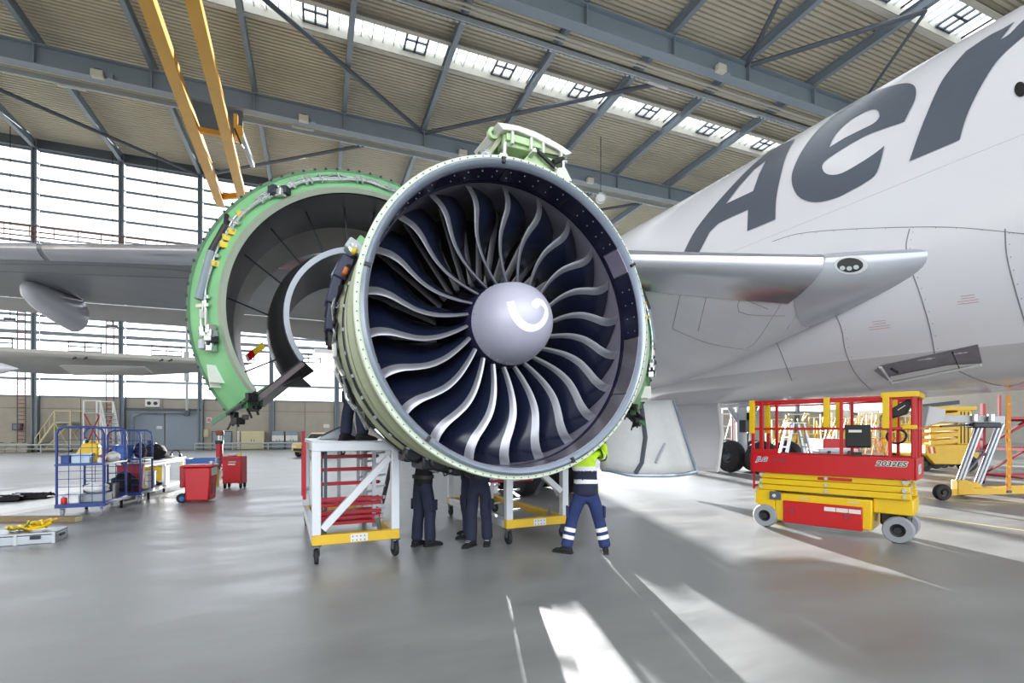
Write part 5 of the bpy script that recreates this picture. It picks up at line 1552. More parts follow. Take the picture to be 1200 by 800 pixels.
# second lift behind, partly raised
l2 = thing('boom_scissor_lift', 'yellow half raised scissor lift with dark tyres and striped corners, behind the red one', 'lift', CW(10.45 * 21 / 11.9 - .15, 21.6, 0), -HEAD - .12)
wheels(l2, ((-.85, -.9), (.85, -.9), (-.85, .9), (.85, .9)), .36, .28, 'rubber')
b = MB(); b.prism([(-.95, -1.25, .75), (-.6, -1.25, .32), (.6, -1.25, .32), (.95, -1.25, .75), (.95, -1.25, 1.15), (-.95, -1.25, 1.15)], (0, 2.4, 0)); b.build('chassis', 'yellow_dull', l2, bevel=.03)
for sg in (-1, 1):
    for k in range(3):
        b = MB(); x = sg * (.62 + .1 * k); b.prism([(x, -1.26, .78), (x + .06, -1.26, .78), (x + .06 + sg * .05, -1.26, 1.05), (x + sg * .05, -1.26, 1.05)], (0, .012, 0)); b.build('hazard_stripe', ('lift_red', 'tag_white', 'lift_red')[k], l2)
for k in range(5):
    for sg in (-1, 1):
        z = 1.2 + .27 * k
        b = MB(); b.bar((-.85, -1.1 + .25 * sg, z + (.1 if sg > 0 else 0)), (.25, -1.1 + .25 * sg, z + .12), .08, .17); b.build('scissor_arm', 'yellow_dull', l2, bevel=.01)
b = MB(); b.span((.22, -1.3, 1.15), (.75, .6, 2.55)); b.build('mast', 'yellow_dull', l2, bevel=.02)
for x in (.35, .48, .62):
    b = MB(); b.span((x - .015, -1.32, 1.2), (x + .015, -1.3, 2.5)); b.build('hose', 'black', l2)
b = MB(); b.span((-1.1, -1.3, 2.55), (.95, 1.2, 2.72)); b.build('platform_deck', 'yellow_dull', l2, bevel=.02)
b = MB(); b.bar((-1.2, -1.1, 2.72), (.4, -1.1, 2.9), .12, .16); b.build('jib', 'dark_metal', l2)
for x0, lb in ((-2.7, 'left of'), (2.75, 'right of')):
    t = thing('low_loader_trolley', 'red and yellow low trolley with white stanchions, %s the yellow lift' % lb, 'trolley', l2.location + V((x0 * .92, 1.6 - x0 * .37, 0)), -HEAD - .12)
    wheels(t, ((-.5, -.5), (.5, -.5), (-.5, .5), (.5, .5)), .18, .12, 'rubber')
    b = MB(); b.span((-.75, -.75, .35), (.75, .75, .75)); b.build('bed', 'yellow_dull', t, bevel=.02)
    b = MB(); b.span((-.78, -.8, .8), (.78, .8, 1.35)); b.build('side_panel', 'lift_red', t, bevel=.02)
    for k in range(5):
        b = MB(); x = -.7 + .35 * k; b.bar((x, -.75, 1.35), (x + .25, -.75, 2.3), .05); b.build('stanchion', 'white_paint' if k % 2 else 'lift_red', t)
    b = MB(); b.bar((-.75, -.75, 2.3), (.8, -.75, 2.3), .06); b.build('top_bar', 'white_paint', t)

# docking stand with raked aluminium legs
def at_floor(px, py): return FL(px, py)
dw = at_floor(1104, 586)
dk = thing('docking_stand', 'docking stand with two raked aluminium legs on a yellow wheeled beam, far right', 'stand', dw, -HEAD)
wheels(dk, ((0, 0),), .2, .14, 'rubber', axis='y')
wheels(dk, ((1.25, .85),), .2, .14, 'rubber', axis='y')
b = MB(); b.bar((.1, .0, .2), (3.2, .35, .22), .12, .16); b.build('base_beam', 'yellow_dull', dk, bevel=.01)
b = MB(); b.bar((.5, .05, .22), (3.2, .9, .22), .1, .14); b.build('base_beam', 'yellow_dull', dk, bevel=.01)
b = MB(); b.prism([(.35, -.05, .14), (.85, -.05, .14), (.6, -.05, .5), (.35, -.05, .5)], (0, .2, 0)); b.build('foot_bracket', 'yellow_dull', dk, bevel=.02)
b = MB(); b.prism([(.85, .2, .14), (1.35, .2, .14), (1.1, .2, .42), (.85, .2, .42)], (0, .2, 0)); b.build('foot_bracket', 'yellow_dull', dk, bevel=.02)
for p, q in (((.45, .05, .4), (1.18, .25, 1.86)), ((1.15, .3, .35), (1.95, .5, 1.9))):
    for o_ in (-.045, .045):
        b = MB(); b.bar(V(p) + V((o_, 0, 0)), V(q) + V((o_, 0, 0)), .07, .07); b.build('leg', 'alu', dk, bevel=.008)
b = MB(); b.tube([(.5, .05, .5), (1.5, .5, 1.15)], .03, 6); b.build('cross_brace', 'steel_dark', dk)
b = MB(); b.tube([(.9, .2, 1.2), (1.45, .5, 1.2)], .03, 6); b.build('cross_brace', 'steel_dark', dk)
b = MB(); b.bar((-.1, .2, 2.02), (1.9, .4, 1.98), .12, .2); b.build('head_arm', 'steel_pale', dk, bevel=.02)
b = MB(); b.prism([(-.35, .1, 1.78), (.15, .1, 1.95), (.2, .1, 2.25), (-.25, .1, 2.33)], (0, .35, 0)); b.build('pad', 'glove_tip', dk, bevel=.03)
b = MB(); b.bar((.1, .15, 1.82), (.95, .3, 1.86), .06, .05); b.build('slide_rail', 'black', dk)
for x in (1.0, 1.42):
    b = MB(); b.ring([(.001, 1.95), (.07, 1.95), (.07, 2.12), (.001, 2.12)], n=14, axis='z', c=(x, .22, 0), loop=False); b.build('clamp_cylinder', 'pipe_steel', dk)
b = MB(); b.box((1.3, .3, 1.85), (.7, .25, .14)); b.build('head_plate', 'dark_metal', dk, bevel=.03)
ps = AT(1182, 463, 11.0); pe = AT(1179, 577, 11.0)
t = thing('ratchet_strap', 'orange ratchet strap hanging straight down at the far right edge', 'strap', (ps.x, ps.y, pe.z), -HEAD)
L = ps.z - pe.z
b = MB(); b.grid([[(x + .03 * sin(k * .5) * .3, y + .012 * sin(k * 1.1), L * k / 12) for x, y in ((-.055, -.004), (.055, -.004), (.055, .004), (-.055, .004))] for k in range(13)], cv=True); b.face(range(4)); b.face(range(48, 52)); b.build('webbing', 'strap_orange', t)
for k in range(10):
    b = MB(); b.span((-.03, -.012, .15 + k * .2), (.03, -.006, .2 + k * .2)); b.build('stitch_mark', 'bar_yellow', t)
b = MB(); b.box((0, -.01, .02), (.1, .03, .06)); b.build('hook', 'steel_dark', t)
# red lattice tower right behind it
tp = CW(15.3, 14.6, 0)
t = thing('lattice_tower', 'dark red lattice access tower cut by the right edge of the picture', 'scaffold', tp, -HEAD)
for x in (0, 1.6):
    for y in (0, 1.4):
        b = MB(); b.bar((x, y, .12), (x, y, 2.6), .1); b.build('post', 'lattice_red', t)
        caster(t, (x, y), .06, .04, top=.12)
for z in (.3, 1.15, 2.05):
    for y in (0, 1.4):
        b = MB(); b.bar((0, y, z), (1.6, y, z), .07); b.build('cross_rail', 'lattice_red', t)
    for x in (0, 1.6):
        b = MB(); b.bar((x, 0, z), (x, 1.4, z), .07); b.build('cross_rail', 'lattice_red', t)
for z in (.3, 1.15):
    for y in (0, 1.4):
        b = MB(); b.bar((0, y, z), (1.6, y, z + .9), .05); b.build('diagonal', 'lattice_red', t)
    b = MB(); b.bar((0, 0, z + .9), (0, 1.4, z), .05); b.build('diagonal', 'lattice_red', t)
b = MB(); b.span((-.9, -.1, 2.05), (1.7, 1.5, 2.12)); b.build('platform_deck', 'lattice_red', t)
for x in (-.85, .3):
    b = MB(); b.bar((x, 0, 2.1), (x, 0, 2.75), .06); b.build('guard_post', 'lattice_red', t)

# yellow stands and ladders stored far behind the right side
rr = rng(21)
specs = [(912, 490, 523, 34, 'yellow'), (935, 484, 522, 37, 'yellow'), (958, 488, 520, 42, 'yellow'), (975, 479, 521, 38, 'yellow'), (1000, 486, 520, 41, 'yellow'), (1022, 484, 520, 43, 'yellow'), (1043, 482, 521, 39, 'yellow'), (1062, 486, 520, 42, 'yellow')]
LB = ['leftmost yellow guard frame stack seen through the lift rails', 'second yellow guard frame stack from the left through the lift rails', 'third yellow frame stack, behind the aluminium ladder', 'tall yellow frame stack with sloping bar behind the lift', 'yellow frame stack left of the white door panel', 'yellow frame stack right of the white door panel', 'yellow frame stack behind the black console of the lift', 'rightmost yellow frame stack beside the second lift']
for (px, top, bot, Y, c), lb in zip(specs, LB):
    p = CW((px - 600) / F * Y, Y, 0); h = EYE + (HZ - top) / F * Y; w = 1.5
    t = thing('guard_frame_stack', lb, 'stand', p, -HEAD + rr.uniform(-.2, .2))
    for k in range(5):
        x = -w / 2 + w * k / 4
        b = MB(); b.bar((x, rr.uniform(-.2, .2), 0), (x, rr.uniform(-.2, .2), h * rr.uniform(.85, 1)), .09); b.build('upright', 'bar_yellow', t)
    for z in (.25, .5, .75, .97):
        b = MB(); b.bar((-w / 2, -.2, h * z), (w / 2, -.2, h * z), .07, .09); b.build('rail', 'bar_yellow' if z < .9 else 'cream', t)
    for k in range(2):
        b = MB(); b.bar((-w / 2 + .3 * k, .1, .1), (w / 2 - .2 * k, .1, h), .08); b.build('sloping_bar', 'bar_yellow', t)
    b = MB(); b.box((0, .0, .4), (w, .5, .12)); b.build('base_plate', 'steel_pale', t)
for i, (px, lb) in enumerate(((1018, 'white sliding door panel with small red marks among yellow stands'), (984, 'tall pale panel behind the yellow stands'), (868, 'pale wall panel with faint red print behind the wheels'))):
    Y = 45; p = CW((px - 600) / F * Y, Y, 0)
    t = thing('upright_panel', lb, 'panel', p, -HEAD)
    b = MB(); b.span((-.9, -.05, .05), (.9, .05, 3.6)); b.build('panel_leaf', 'tag_white' if i != 1 else 'steel_pale', t, bevel=.02)
    for x in (-.92, .86):
        b = MB(); b.span((x, -.08, 0), (x + .06, .08, 3.65)); b.build('panel_frame', 'steel_pale', t)
    for k in range(4):
        b = MB(); b.span((-.6 + .3 * k, -.065, 2.4), (-.45 + .3 * k, -.05, 2.75)); b.build('red_mark', 'red_print', t)
# aluminium folding ladder and white chest behind the lift
p = CW(9.55, 16.6, 0)
t = thing('folding_ladder', 'aluminium A frame step ladder behind the scissor lift', 'ladder', p, -HEAD)
for sg in (-1, 1):
    for y in (-.22, .22):
        b = MB(); b.bar((sg * .62, y, 0), (sg * .18, y * .8, 1.95), .1, .06); b.build('stile', 'alu', t)
    for k in range(5):
        f_ = (k + .6) / 6; b = MB(); b.bar((sg * (.62 - .44 * f_), -.22, 1.95 * f_), (sg * (.62 - .44 * f_), .22, 1.95 * f_), .07, .04); b.build('rung', 'alu', t)
b = MB(); b.box((0, 0, 1.97), (.5, .42, .05)); b.build('top_step', 'alu', t, bevel=.01)
p = CW((975 - 600) / F * 20, 20, 0)
t = thing('storage_chest', 'long pale grey storage chest behind the scissor lift', 'chest', p, -HEAD)
b = MB(); b.span((-.75, -.4, .12), (.75, .4, .85)); b.build('chest_body', 'crate_grey', t, bevel=.03)
b = MB(); b.span((-.78, -.43, .85), (.78, .43, 1.0)); b.build('lid', 'glove_tip', t, bevel=.03)
for x in (-.4, .4):
    b = MB(); b.box((x, -.45, .85), (.1, .04, .14)); b.build('latch', 'dark_metal', t)
    b = MB(); b.box((x, 0, .06), (.12, .7, .12)); b.build('skid', 'steel_dark', t)
for i, px in enumerate((1022, 1038, 1054)):
    Y = 27; p = CW((px - 600) / F * Y, Y, 0)
    t = thing('folding_trestle', ('orange folding trestle, leftmost of three behind the lift rail', 'orange folding trestle, middle of three behind the lift rail', 'orange folding trestle, rightmost of three behind the lift rail')[i], 'trestle', p, -HEAD + .1 * i)
    for sg in (-1, 1):
        for y in (-.25, .25):
            b = MB(); b.bar((sg * .3, y, 0), (0, y, 1.3), .05); b.build('leg', 'strap_orange', t)
    b = MB(); b.bar((0, -.35, 1.32), (0, .35, 1.32), .08); b.build('top_bar', 'strap_orange', t)
    b = MB(); b.bar((-.2, -.25, .45), (.2, -.25, .45), .04); b.build('cross_bar', 'lift_red', t)
# clutter seen between the gear doors: white and red ground gear
p = CW((835 - 600) / F * 30, 30, 0)
t = thing('access_scaffold', 'white and red access scaffold seen past the main wheels', 'scaffold', p, -HEAD)
for k in range(5):
    b = MB(); b.bar((-1.2 + .6 * k, 0, 0), (-1.2 + .6 * k, 0, 3.0), .07); b.build('post', 'white_paint' if k % 2 else 'tube_red', t)
for k in range(4):
    b = MB(); b.bar((-1.2, 0, .5 + .75 * k), (1.2, 0, .5 + .75 * k), .07); b.build('rail', 'white_paint', t)
    b = MB(); b.bar((-1.2 + .6 * k, .02, .5), (-.6 + .6 * k, .02, 2.75), .05); b.build('diagonal', 'tube_red' if k % 2 else 'bar_yellow', t)
# ---------------------------------------------------------------- left side equipment
def roll_cage(label, loc, rz, w, d, h, nshelf=2):
    t = thing('roll_cage_trolley', label, 'trolley', loc, rz)
    for y in (0, d):
        pts = [(0, y, .22), (0, y, h - .12), (.035, y, h - .04), (.12, y, h), (w - .12, y, h), (w - .035, y, h - .04), (w, y, h - .12), (w, y, .22)]
        b = MB(); b.tube(pts, .022, 8); fr = b.build('end_hoop', 'cage_blue', t, smooth=1)
        for k in range(1, 9):
            b = MB(); z = .3 + (h - .4) * k / 9; b.tube([(0, y, z), (w, y, z)], .006, 5); b.build('wire', 'cage_blue', fr)
        for k in range(1, 4):
            b = MB(); x = w * k / 4; b.tube([(x, y, .25), (x, y, h)], .006, 5); b.build('wire', 'cage_blue', fr)
    for (z, m, th) in ((.2, 'cage_blue', .07), (1.02, 'steel_pale', .035))[:nshelf]:
        b = MB(); b.span((-.02, -.02, z), (w + .02, d + .02, z + th)); b.build('shelf', m, t, bevel=.006)
        b = MB(); b.span((-.025, -.03, z), (w + .025, -.02, z + th)); b.build('shelf_edge', 'cage_blue', t)
    for x in (.06, w - .06):
        for y in (.08, d - .08): caster(t, (x, y), .09, .05, 'rubber_grey' if y < .5 else 'rubber', 'alu', .3, .2)
    return t
cl = CW(-8.86, 9.58, 0)
CR = -HEAD + .44
cage = roll_cage('blue wire roll cage trolley with loaded shelves, nearest on the left', cl, -HEAD + .38, .74, 1.25, 1.78)
cage2 = roll_cage('second blue roll cage trolley, standing just behind the first', cl + M.Rotation(-HEAD + .38, 3, 'Z') @ V((.25, 1.75, 0)), -HEAD + .38, .62, .9, 1.72)
def on_cage(x, y, z): return cl + M.Rotation(-HEAD + .38, 3, 'Z') @ V((x, y, z))
def on_cage2(x, y, z): return cl + M.Rotation(-HEAD + .38, 3, 'Z') @ V((.25 + x, 1.75 + y, z))
def crate(name, label, cat, loc, rz, sx, sy, sz, m, wall=.012, rim=True):
    t = thing(name, label, cat, loc, rz)
    b = MB(); b.span((-sx / 2, -sy / 2, 0), (sx / 2, sy / 2, wall))
    for a, c in (((-sx / 2, -sy / 2), (sx / 2, -sy / 2 + wall)), ((-sx / 2, sy / 2 - wall), (sx / 2, sy / 2)), ((-sx / 2, -sy / 2), (-sx / 2 + wall, sy / 2)), ((sx / 2 - wall, -sy / 2), (sx / 2, sy / 2))):
        b.span((*a, 0), (*c, sz))
    b.build('crate_shell', m, t)
    if rim:
        for a, c in (((-sx / 2 - .01, -sy / 2 - .01), (sx / 2 + .01, -sy / 2 + .005)), ((-sx / 2 - .01, sy / 2 - .005), (sx / 2 + .01, sy / 2 + .01)), ((-sx / 2 - .01, -sy / 2), (-sx / 2 + .005, sy / 2)), ((sx / 2 - .005, -sy / 2), (sx / 2 + .01, sy / 2))):
            b = MB(); b.span((*a, sz - .02), (*c, sz)); b.build('rim', m, t)
    return t
def canister(name, label, cat, loc, rz, r, h, m, capm='black'):
    t = thing(name, label, cat, loc, rz)
    b = MB(); b.ring([(.001, 0), (r * .92, 0), (r, .02), (r, h * .72), (r * .85, h * .85), (r * .3, h * .9), (r * .3, h * .95), (.001, h * .95)], n=20, axis='z', loop=False); b.build('can_body', m, t, smooth=.7)
    b = MB(); b.ring([(.001, h * .93), (r * .36, h * .93), (r * .36, h), (.001, h)], n=14, axis='z', loop=False); b.build('cap', capm, t)
    return t
Z1 = 1.055; Z0 = .27; cr_ = -HEAD + .38
t = thing('jerry_can', 'bright yellow jerry can on the upper shelf of the near roll cage', 'canister', on_cage(.40, .35, Z1), cr_)
b = MB(); b.prism([(-.2, -.11, 0), (.17, -.11, 0), (.17, -.11, .34), (.12, -.11, .40), (-.08, -.11, .40), (-.2, -.11, .2)], (0, .22, 0)); b.build('can_body', 'lift_yellow', t, bevel=.03)
b = MB(); b.ring([(.001, .40), (.03, .40), (.03, .47), (.001, .47)], n=12, axis='z', c=(-.05, 0, 0), loop=False); b.build('cap', 'black', t)
b = MB(); b.tube([(-.02, 0, .39), (.03, 0, .46), (.1, 0, .46), (.13, 0, .38)], .02, 8); b.build('handle', 'lift_yellow', t, smooth=1)
canister('spray_bottle', 'tall dark capped white bottle behind the yellow can on the near roll cage', 'bottle', on_cage(.26, .55, Z1), 0, .05, .52, 'bag_white')
crate('plastic_crate', 'pale blue crate at the front of the upper shelf of the near roll cage', 'crate', on_cage(.36, .14, Z1), cr_, .3, .22, .2, 'crate_pale')
crate('plastic_crate', 'small navy crate at the left end of the upper shelf, near roll cage', 'crate', on_cage(.12, .16, Z1), cr_, .14, .24, .17, 'cage_blue')
canister('paint_tin', 'red tin on the upper shelf of the near roll cage', 'can', on_cage(.6, .35, Z1), 0, .06, .15, 'bin_red', 'steel_pale')
canister('paint_tin', 'small white tin beside the red tin, near roll cage', 'can', on_cage(.62, .18, Z1), 0, .045, .12, 'bag_white', 'steel_pale')
crate('plastic_crate', 'red flat tray at the back of the upper shelf, near roll cage', 'crate', on_cage(.4, .95, Z1), cr_, .42, .3, .12, 'bin_red')
def bundle(name, label, cat, loc, rz, s, m, seed=1):
    t = thing(name, label, cat, loc, rz); r_ = rng(seed)
    b = MB(); n, k = 14, 8; rows = []
    for i in range(k + 1):
        e = pi * i / k - pi / 2; e = max(min(e, pi / 2 - .01), -pi / 2 + .01)
        rows.append([V((s[0] * cos(e) * cos(2 * pi * j / n) * (1 + .18 * sin(3 * j + i * 1.7 + seed)), s[1] * cos(e) * sin(2 * pi * j / n) * (1 + .15 * sin(2 * j - i * 2.1)), max(0, s[2] * (sin(e) + .8) * .55 * (1 + .12 * sin(j * 2.3 + i))))) for j in range(n)])
    b.grid(rows, cv=True); b.build('cloth_body', m, t, smooth=1)
    b = MB(); b.tube([(-s[0] * .8, -s[1] * .5, s[2] * .35), (-s[0] * .2, -s[1] * .7, s[2] * .95), (s[0] * .5, -s[1] * .4, s[2] * .9)], .02, 6); b.build('strap', m, t)
    return t
bundle('cloth_bag', 'white plastic bag on the upper shelf at the back of the near roll cage', 'bag', on_cage(.66, .75, Z1), cr_, (.12, .14, .2), 'bag_white', 2)
bundle('cloth_bag', 'crumpled white bag in the grey crate on the bottom shelf', 'bag', on_cage(.5, .4, Z0 + .17), cr_, (.2, .14, .2), 'bag_white', 3)
crate('plastic_crate', 'grey crate on the bottom shelf of the near roll cage', 'crate', on_cage(.5, .4, Z0), cr_, .4, .3, .16, 'crate_grey')
crate('plastic_crate', 'white box at the front left of the bottom shelf, near roll cage', 'crate', on_cage(.18, .25, Z0), cr_, .26, .3, .17, 'bag_white')
canister('paint_tin', 'red tin standing on the bottom shelf of the near roll cage', 'can', on_cage(.08, .09, Z0), 0, .05, .14, 'bin_red', 'steel_pale')
crate('plastic_crate', 'dark crate deep on the bottom shelf of the near roll cage', 'crate', on_cage(.4, .95, Z0), cr_, .5, .4, .3, 'navy_part')
bundle('cloth_bag', 'black jacket bundle hanging off the trolley end above the floor', 'bag', on_cage2(.28, .12, .30), cr_, (.24, .22, .42), 'cloth_black', 4)
crate('tool_case', 'dark red case on the bottom shelf of the second roll cage', 'case', on_cage2(.28, .58, Z0), cr_, .46, .36, .62, 'lattice_red', .02)
crate('plastic_crate', 'blue crate on the upper shelf of the second roll cage', 'crate', on_cage2(.2, .3, Z1), cr_, .3, .4, .32, 'crate_blue')
bundle('cloth_bag', 'dark navy bag on the upper shelf of the second roll cage', 'bag', on_cage2(.47, .55, Z1), cr_, (.12, .2, .35), 'cloth_navy', 5)
t = thing('warning_pole', 'thin red pole leaning inside the near roll cage', 'pole', on_cage(.38, 1.12, Z0), cr_)
b = MB(); b.tube([(0, 0, 0), (.0, .02, .74)], .022, 8); b.build('pole_tube', 'tube_red', t)
b = MB(); b.tube([(0, .02, .74), (0, .02, .76)], .026, 8); b.build('cap', 'bag_white', t)

# workbench
bp = CW(-9.25, 12.35, 0); br = -HEAD + R(16.5)
bench = thing('workbench', 'long pale workbench with open lower shelf behind the blue trolleys', 'table', bp, br)
BL, BW_ = 2.9, .85
b = MB(); b.span((-BW_, -.05, .86), (.03, BL + .05, .91)); b.build('bench_top', 'glove_tip', bench, bevel=.008)
b = MB(); b.span((-BW_ + .03, 0, .16), (0, BL, .20)); b.build('shelf', 'crate_grey', bench)
for x in (-BW_ + .06, -.04):
    for y in (.02, BL * .5, BL - .02):
        b = MB(); b.span((x - .035, y - .035, .1), (x + .035, y + .035, .86)); b.build('leg', 'frame_white', bench)
        b = wheel_mb(.06, .04, 'x'); b.v = [(p[0] + x, p[1] + y, p[2] + .06) for p in b.v]; b.build('caster', 'rubber', bench)
b = MB(); b.span((-.03, 0, .80), (0, BL, .86)); b.build('apron', 'frame_white', bench)
b = MB(); b.span((-.03, 0, .13), (0, BL, .19)); b.build('lower_rail', 'frame_white', bench)
def on_bench(x, y, z=.91): return bp + M.Rotation(br, 3, 'Z') @ V((x, y, z))
bundle('equipment_bag', 'black bulky equipment bag on the workbench', 'bag', on_bench(-.3, 1.5), br, (.3, .35, .42), 'cloth_black', 6)
canister('plastic_drum', 'navy drum standing at the back of the workbench', 'canister', on_bench(-.62, 2.1), 0, .19, .52, 'cage_blue', 'black')
canister('plastic_bucket', 'translucent white canister on the workbench', 'canister', on_bench(-.5, .75), 0, .15, .38, 'bag_white', 'bag_white')
crate('tool_box', 'small dark box at the near end of the workbench', 'box', on_bench(-.55, .25), br, .26, .3, .3, 'navy_part', .02)
bundle('paper_sheet', 'crumpled white sheets lying along the front of the workbench', 'sheet', on_bench(-.25, .55), br, (.18, .4, .08), 'bag_white', 7)
bundle('paper_sheet', 'flat white wrapping at the far end of the workbench', 'sheet', on_bench(-.2, 2.3), br, (.16, .3, .07), 'bag_white', 8)
t = thing('headset', 'black headset with raised band at the far end of the workbench', 'headset', on_bench(-.15, 2.65), br)
b = MB(); b.tube([(-.12, 0, .06)] + [(-.12 * cos(a), 0, .08 + .14 * sin(a)) for a in [pi * k / 8 for k in range(9)]] + [(.12, 0, .06)], .016, 6); b.build('band', 'black', t)
for sg in (-1, 1):
    b = MB(); b.ball((sg * .12, 0, .06), (.04, .06, .06), 10, 6); b.build('ear_cup', 'dark_metal', t)
crate('plastic_crate', 'white bin on the lower shelf of the workbench', 'crate', on_bench(-.35, .95, .20), br, .4, .5, .42, 'bag_white')
crate('plastic_crate', 'yellow bin deep on the lower shelf of the workbench', 'crate', on_bench(-.4, 1.95, .20), br, .5, .5, .5, 'yellow_dull')
bundle('cloth_bag', 'lime safety vest crumpled on the lower shelf of the workbench', 'vest', on_bench(-.25, .3, .20), br, (.2, .2, .14), 'hivis', 9)
bundle('cloth_bag', 'dark cloth on the lower shelf of the workbench', 'cloth', on_bench(-.3, 1.45, .20), br, (.25, .2, .12), 'cloth_navy', 10)
p = FL(213, 566)
crate('plastic_tub', 'bright blue tub on a stand behind the red wheeled bin', 'tub', on_bench(.62, 2.55, .62), br, .75, .6, .26, 'crate_blue', .03)
t = thing('tub_stand', 'dark low stand carrying the bright blue tub', 'stand', on_bench(.62, 2.55, 0), br)
b = MB(); b.span((-.36, -.3, .56), (.36, .3, .62)); b.build('stand_top', 'steel_dark', t)
for x in (-.32, .32):
    for y in (-.26, .26):
        b = MB(); b.span((x - .03, y - .03, 0), (x + .03, y + .03, .56)); b.build('leg', 'yellow_dull', t)

# red wheeled bin
p = CW(-7.52, 11.9, 0)
t = thing('wheelie_tank', 'big red wheeled plastic tank bin with white label, beside the workbench', 'bin', p, -HEAD + .25)
b = MB(); b.prism([(-.25, -.25, .04), (.25, -.25, .04), (.29, -.25, .62), (.29, -.25, .84), (-.28, -.25, .84), (-.28, -.25, .62)], (0, .50, 0)); b.build('bin_body', 'bin_red', t, bevel=.04)
b = MB(); b.span((-.31, -.28, .84), (.32, .28, .90)); b.build('lid', 'bin_red', t, bevel=.02)
b = MB(); b.span((-.39, -.2, .36), (-.27, .2, .88)); b.build('handle_box', 'lattice_red', t, bevel=.03)
b = MB(); b.span((.292, -.2, .64), (.298, .2, .82)); b.build('label_plate', 'tag_white', t)
b = MB(); b.span((.268, -.12, .2), (.285, .14, .45)); b.build('badge', 'lattice_red', t)
b = MB(); b.ring([(.001, .90), (.06, .90), (.06, .96), (.001, .96)], n=14, axis='z', c=(.2, .1, 0), loop=False); b.build('filler_cap', 'alu', t)
wheels(t, ((-.33, -.2), (-.33, .2)), .115, .08, 'rubber', 'crate_blue')
# red tool cabinet
p = CW(-8.3, 14.75, 0)
t = thing('tool_cabinet', 'tall red roller tool cabinet right of the red wheeled bin', 'cabinet', p, -HEAD + .12)
b = MB(); b.span((-.27, -.2, .16), (.27, .2, .96)); b.build('cabinet_body', 'bin_red', t, bevel=.015)
b = MB(); b.span((-.25, -.22, .2), (.25, -.2, .82)); d = b.build('door', 'bin_red', t, bevel=.008)
b = MB(); b.span((-.08, -.24, .77), (.12, -.22, .81)); b.build('handle', 'alu', d)
b = MB(); b.span((-.1, -.225, .70), (.1, -.22, .74)); b.build('label_plate', 'tag_white', d)
b = MB(); b.span((-.26, -.215, .84), (.26, -.2, .93)); b.build('drawer', 'lattice_red', t)
for k in range(5):
    b = MB(); b.span((-.30, -.18, .3 + .12 * k), (-.27, .18, .36 + .12 * k)); b.build('side_tray', 'tag_white' if k % 2 else 'bin_red', t)
for x in (-.22, .22):
    for y in (-.14, .14): caster(t, (x, y), .07, .04, top=.16)
def q(x, y, z): return p + M.Rotation(-HEAD + .12, 3, 'Z') @ V((x, y, z))
canister('spray_can', 'small yellow can on top of the red tool cabinet', 'can', q(.15, 0, .96), 0, .04, .1, 'tag_yellow', 'bag_white')
bundle('cloth_rag', 'white rag on top of the red tool cabinet', 'rag', q(-.08, 0, .96), 0, (.14, .1, .07), 'bag_white', 12)
# red jack with towing arm
p = CW(-12.6, 21.2, 0)
t = thing('tripod_jack', 'red aircraft jack with tall handle behind the tool cabinet', 'jack', p, -HEAD)
b = MB(); b.tube([(0, 0, .15), (0, 0, 1.15)], .13, 12); b.build('cylinder', 'tube_red', t)
b = MB(); b.tube([(0, 0, 1.15), (0, 0, 1.3)], .16, 12); b.build('collar', 'black', t)
b = MB(); b.tube([(0, 0, 1.3), (.02, 0, 1.7)], .07, 10); b.build('piston', 'pipe_steel', t)
b = MB(); b.box((.02, 0, 1.62), (.3, .2, .22)); b.build('pump_head', 'rust', t, bevel=.05)
for a in (0, 2.1, 4.2):
    b = MB(); b.bar((0, 0, .3), (.35 * cos(a), .35 * sin(a), .06), .08, .1); b.build('leg', 'black', t)
b = MB(); b.tube([(0, -.1, .45), (-.6, -.2, .5), (-.85, -.2, .5), (-1.0, -.25, .2)], .04, 8); b.build('tow_arm', 'dark_metal', t)
b = MB(); b.tube([(-1.0, -.25, .2), (-1.0, -.25, .02)], .05, 8); b.build('tow_foot', 'black', t)
# case with yellow strapping, plank, tarpaulins
p = CW(-7.45, 7.55, 0)
t = thing('aluminium_case', 'flat grey aluminium case at the left edge of the floor', 'case', p, -HEAD + .42)
b = MB(); b.span((-.5, -.25, .0), (.42, .25, .13)); b.build('case_body', 'alu', t, bevel=.01)
b = MB(); b.span((-.5, -.25, .135), (.42, .25, .17)); b.build('lid', 'alu', t, bevel=.01)
for x in (-.03, .41):
    b = MB(); b.span((x - .02, -.256, 0), (x + .02, -.25, .17)); b.build('corner_strip', 'steel_pale', t)
b = MB(); b.box((.2, -.26, .1), (.12, .02, .05)); b.build('latch', 'dark_metal', t)
b = MB(); b.box((.43, 0, .09), (.02, .16, .03)); b.build('handle', 'black', t)
p2 = p + M.Rotation(-HEAD + .42, 3, 'Z') @ V((.05, 0, .17))
t = thing('strap_heap', 'heap of yellow lifting straps with green edge on the aluminium case', 'strap', p2, -HEAD + .42)
rr = rng(31)
for k in range(6):
    pts = []
    for j in range(9):
        a = j * .9 + k; pts.append((-.25 + .06 * j + .05 * sin(a), .12 * sin(a * .8 + k) , .02 + .13 * abs(sin(a * .55)) * (1 if j > 3 else .5)))
    b = MB(); b.tube(pts, .022 if k < 5 else .012, 5); b.build('strap_loop', 'lift_yellow' if k < 4 else ('tag_yellow' if k < 5 else 'bulk_green_dark'), t, smooth=1)
a, c = FL(-20, 611), FL(92, 611)
t = thing('wooden_plank', 'long brown wooden plank lying in front of the blue roll cage', 'plank', (a + c) / 2, 0)
d = (c - a) / 2
b = MB(); b.bar(-d + V((0, 0, .05)), d + V((0, 0, .05)), .16, .1); b.build('plank_body', 'wood', t, bevel=.01)
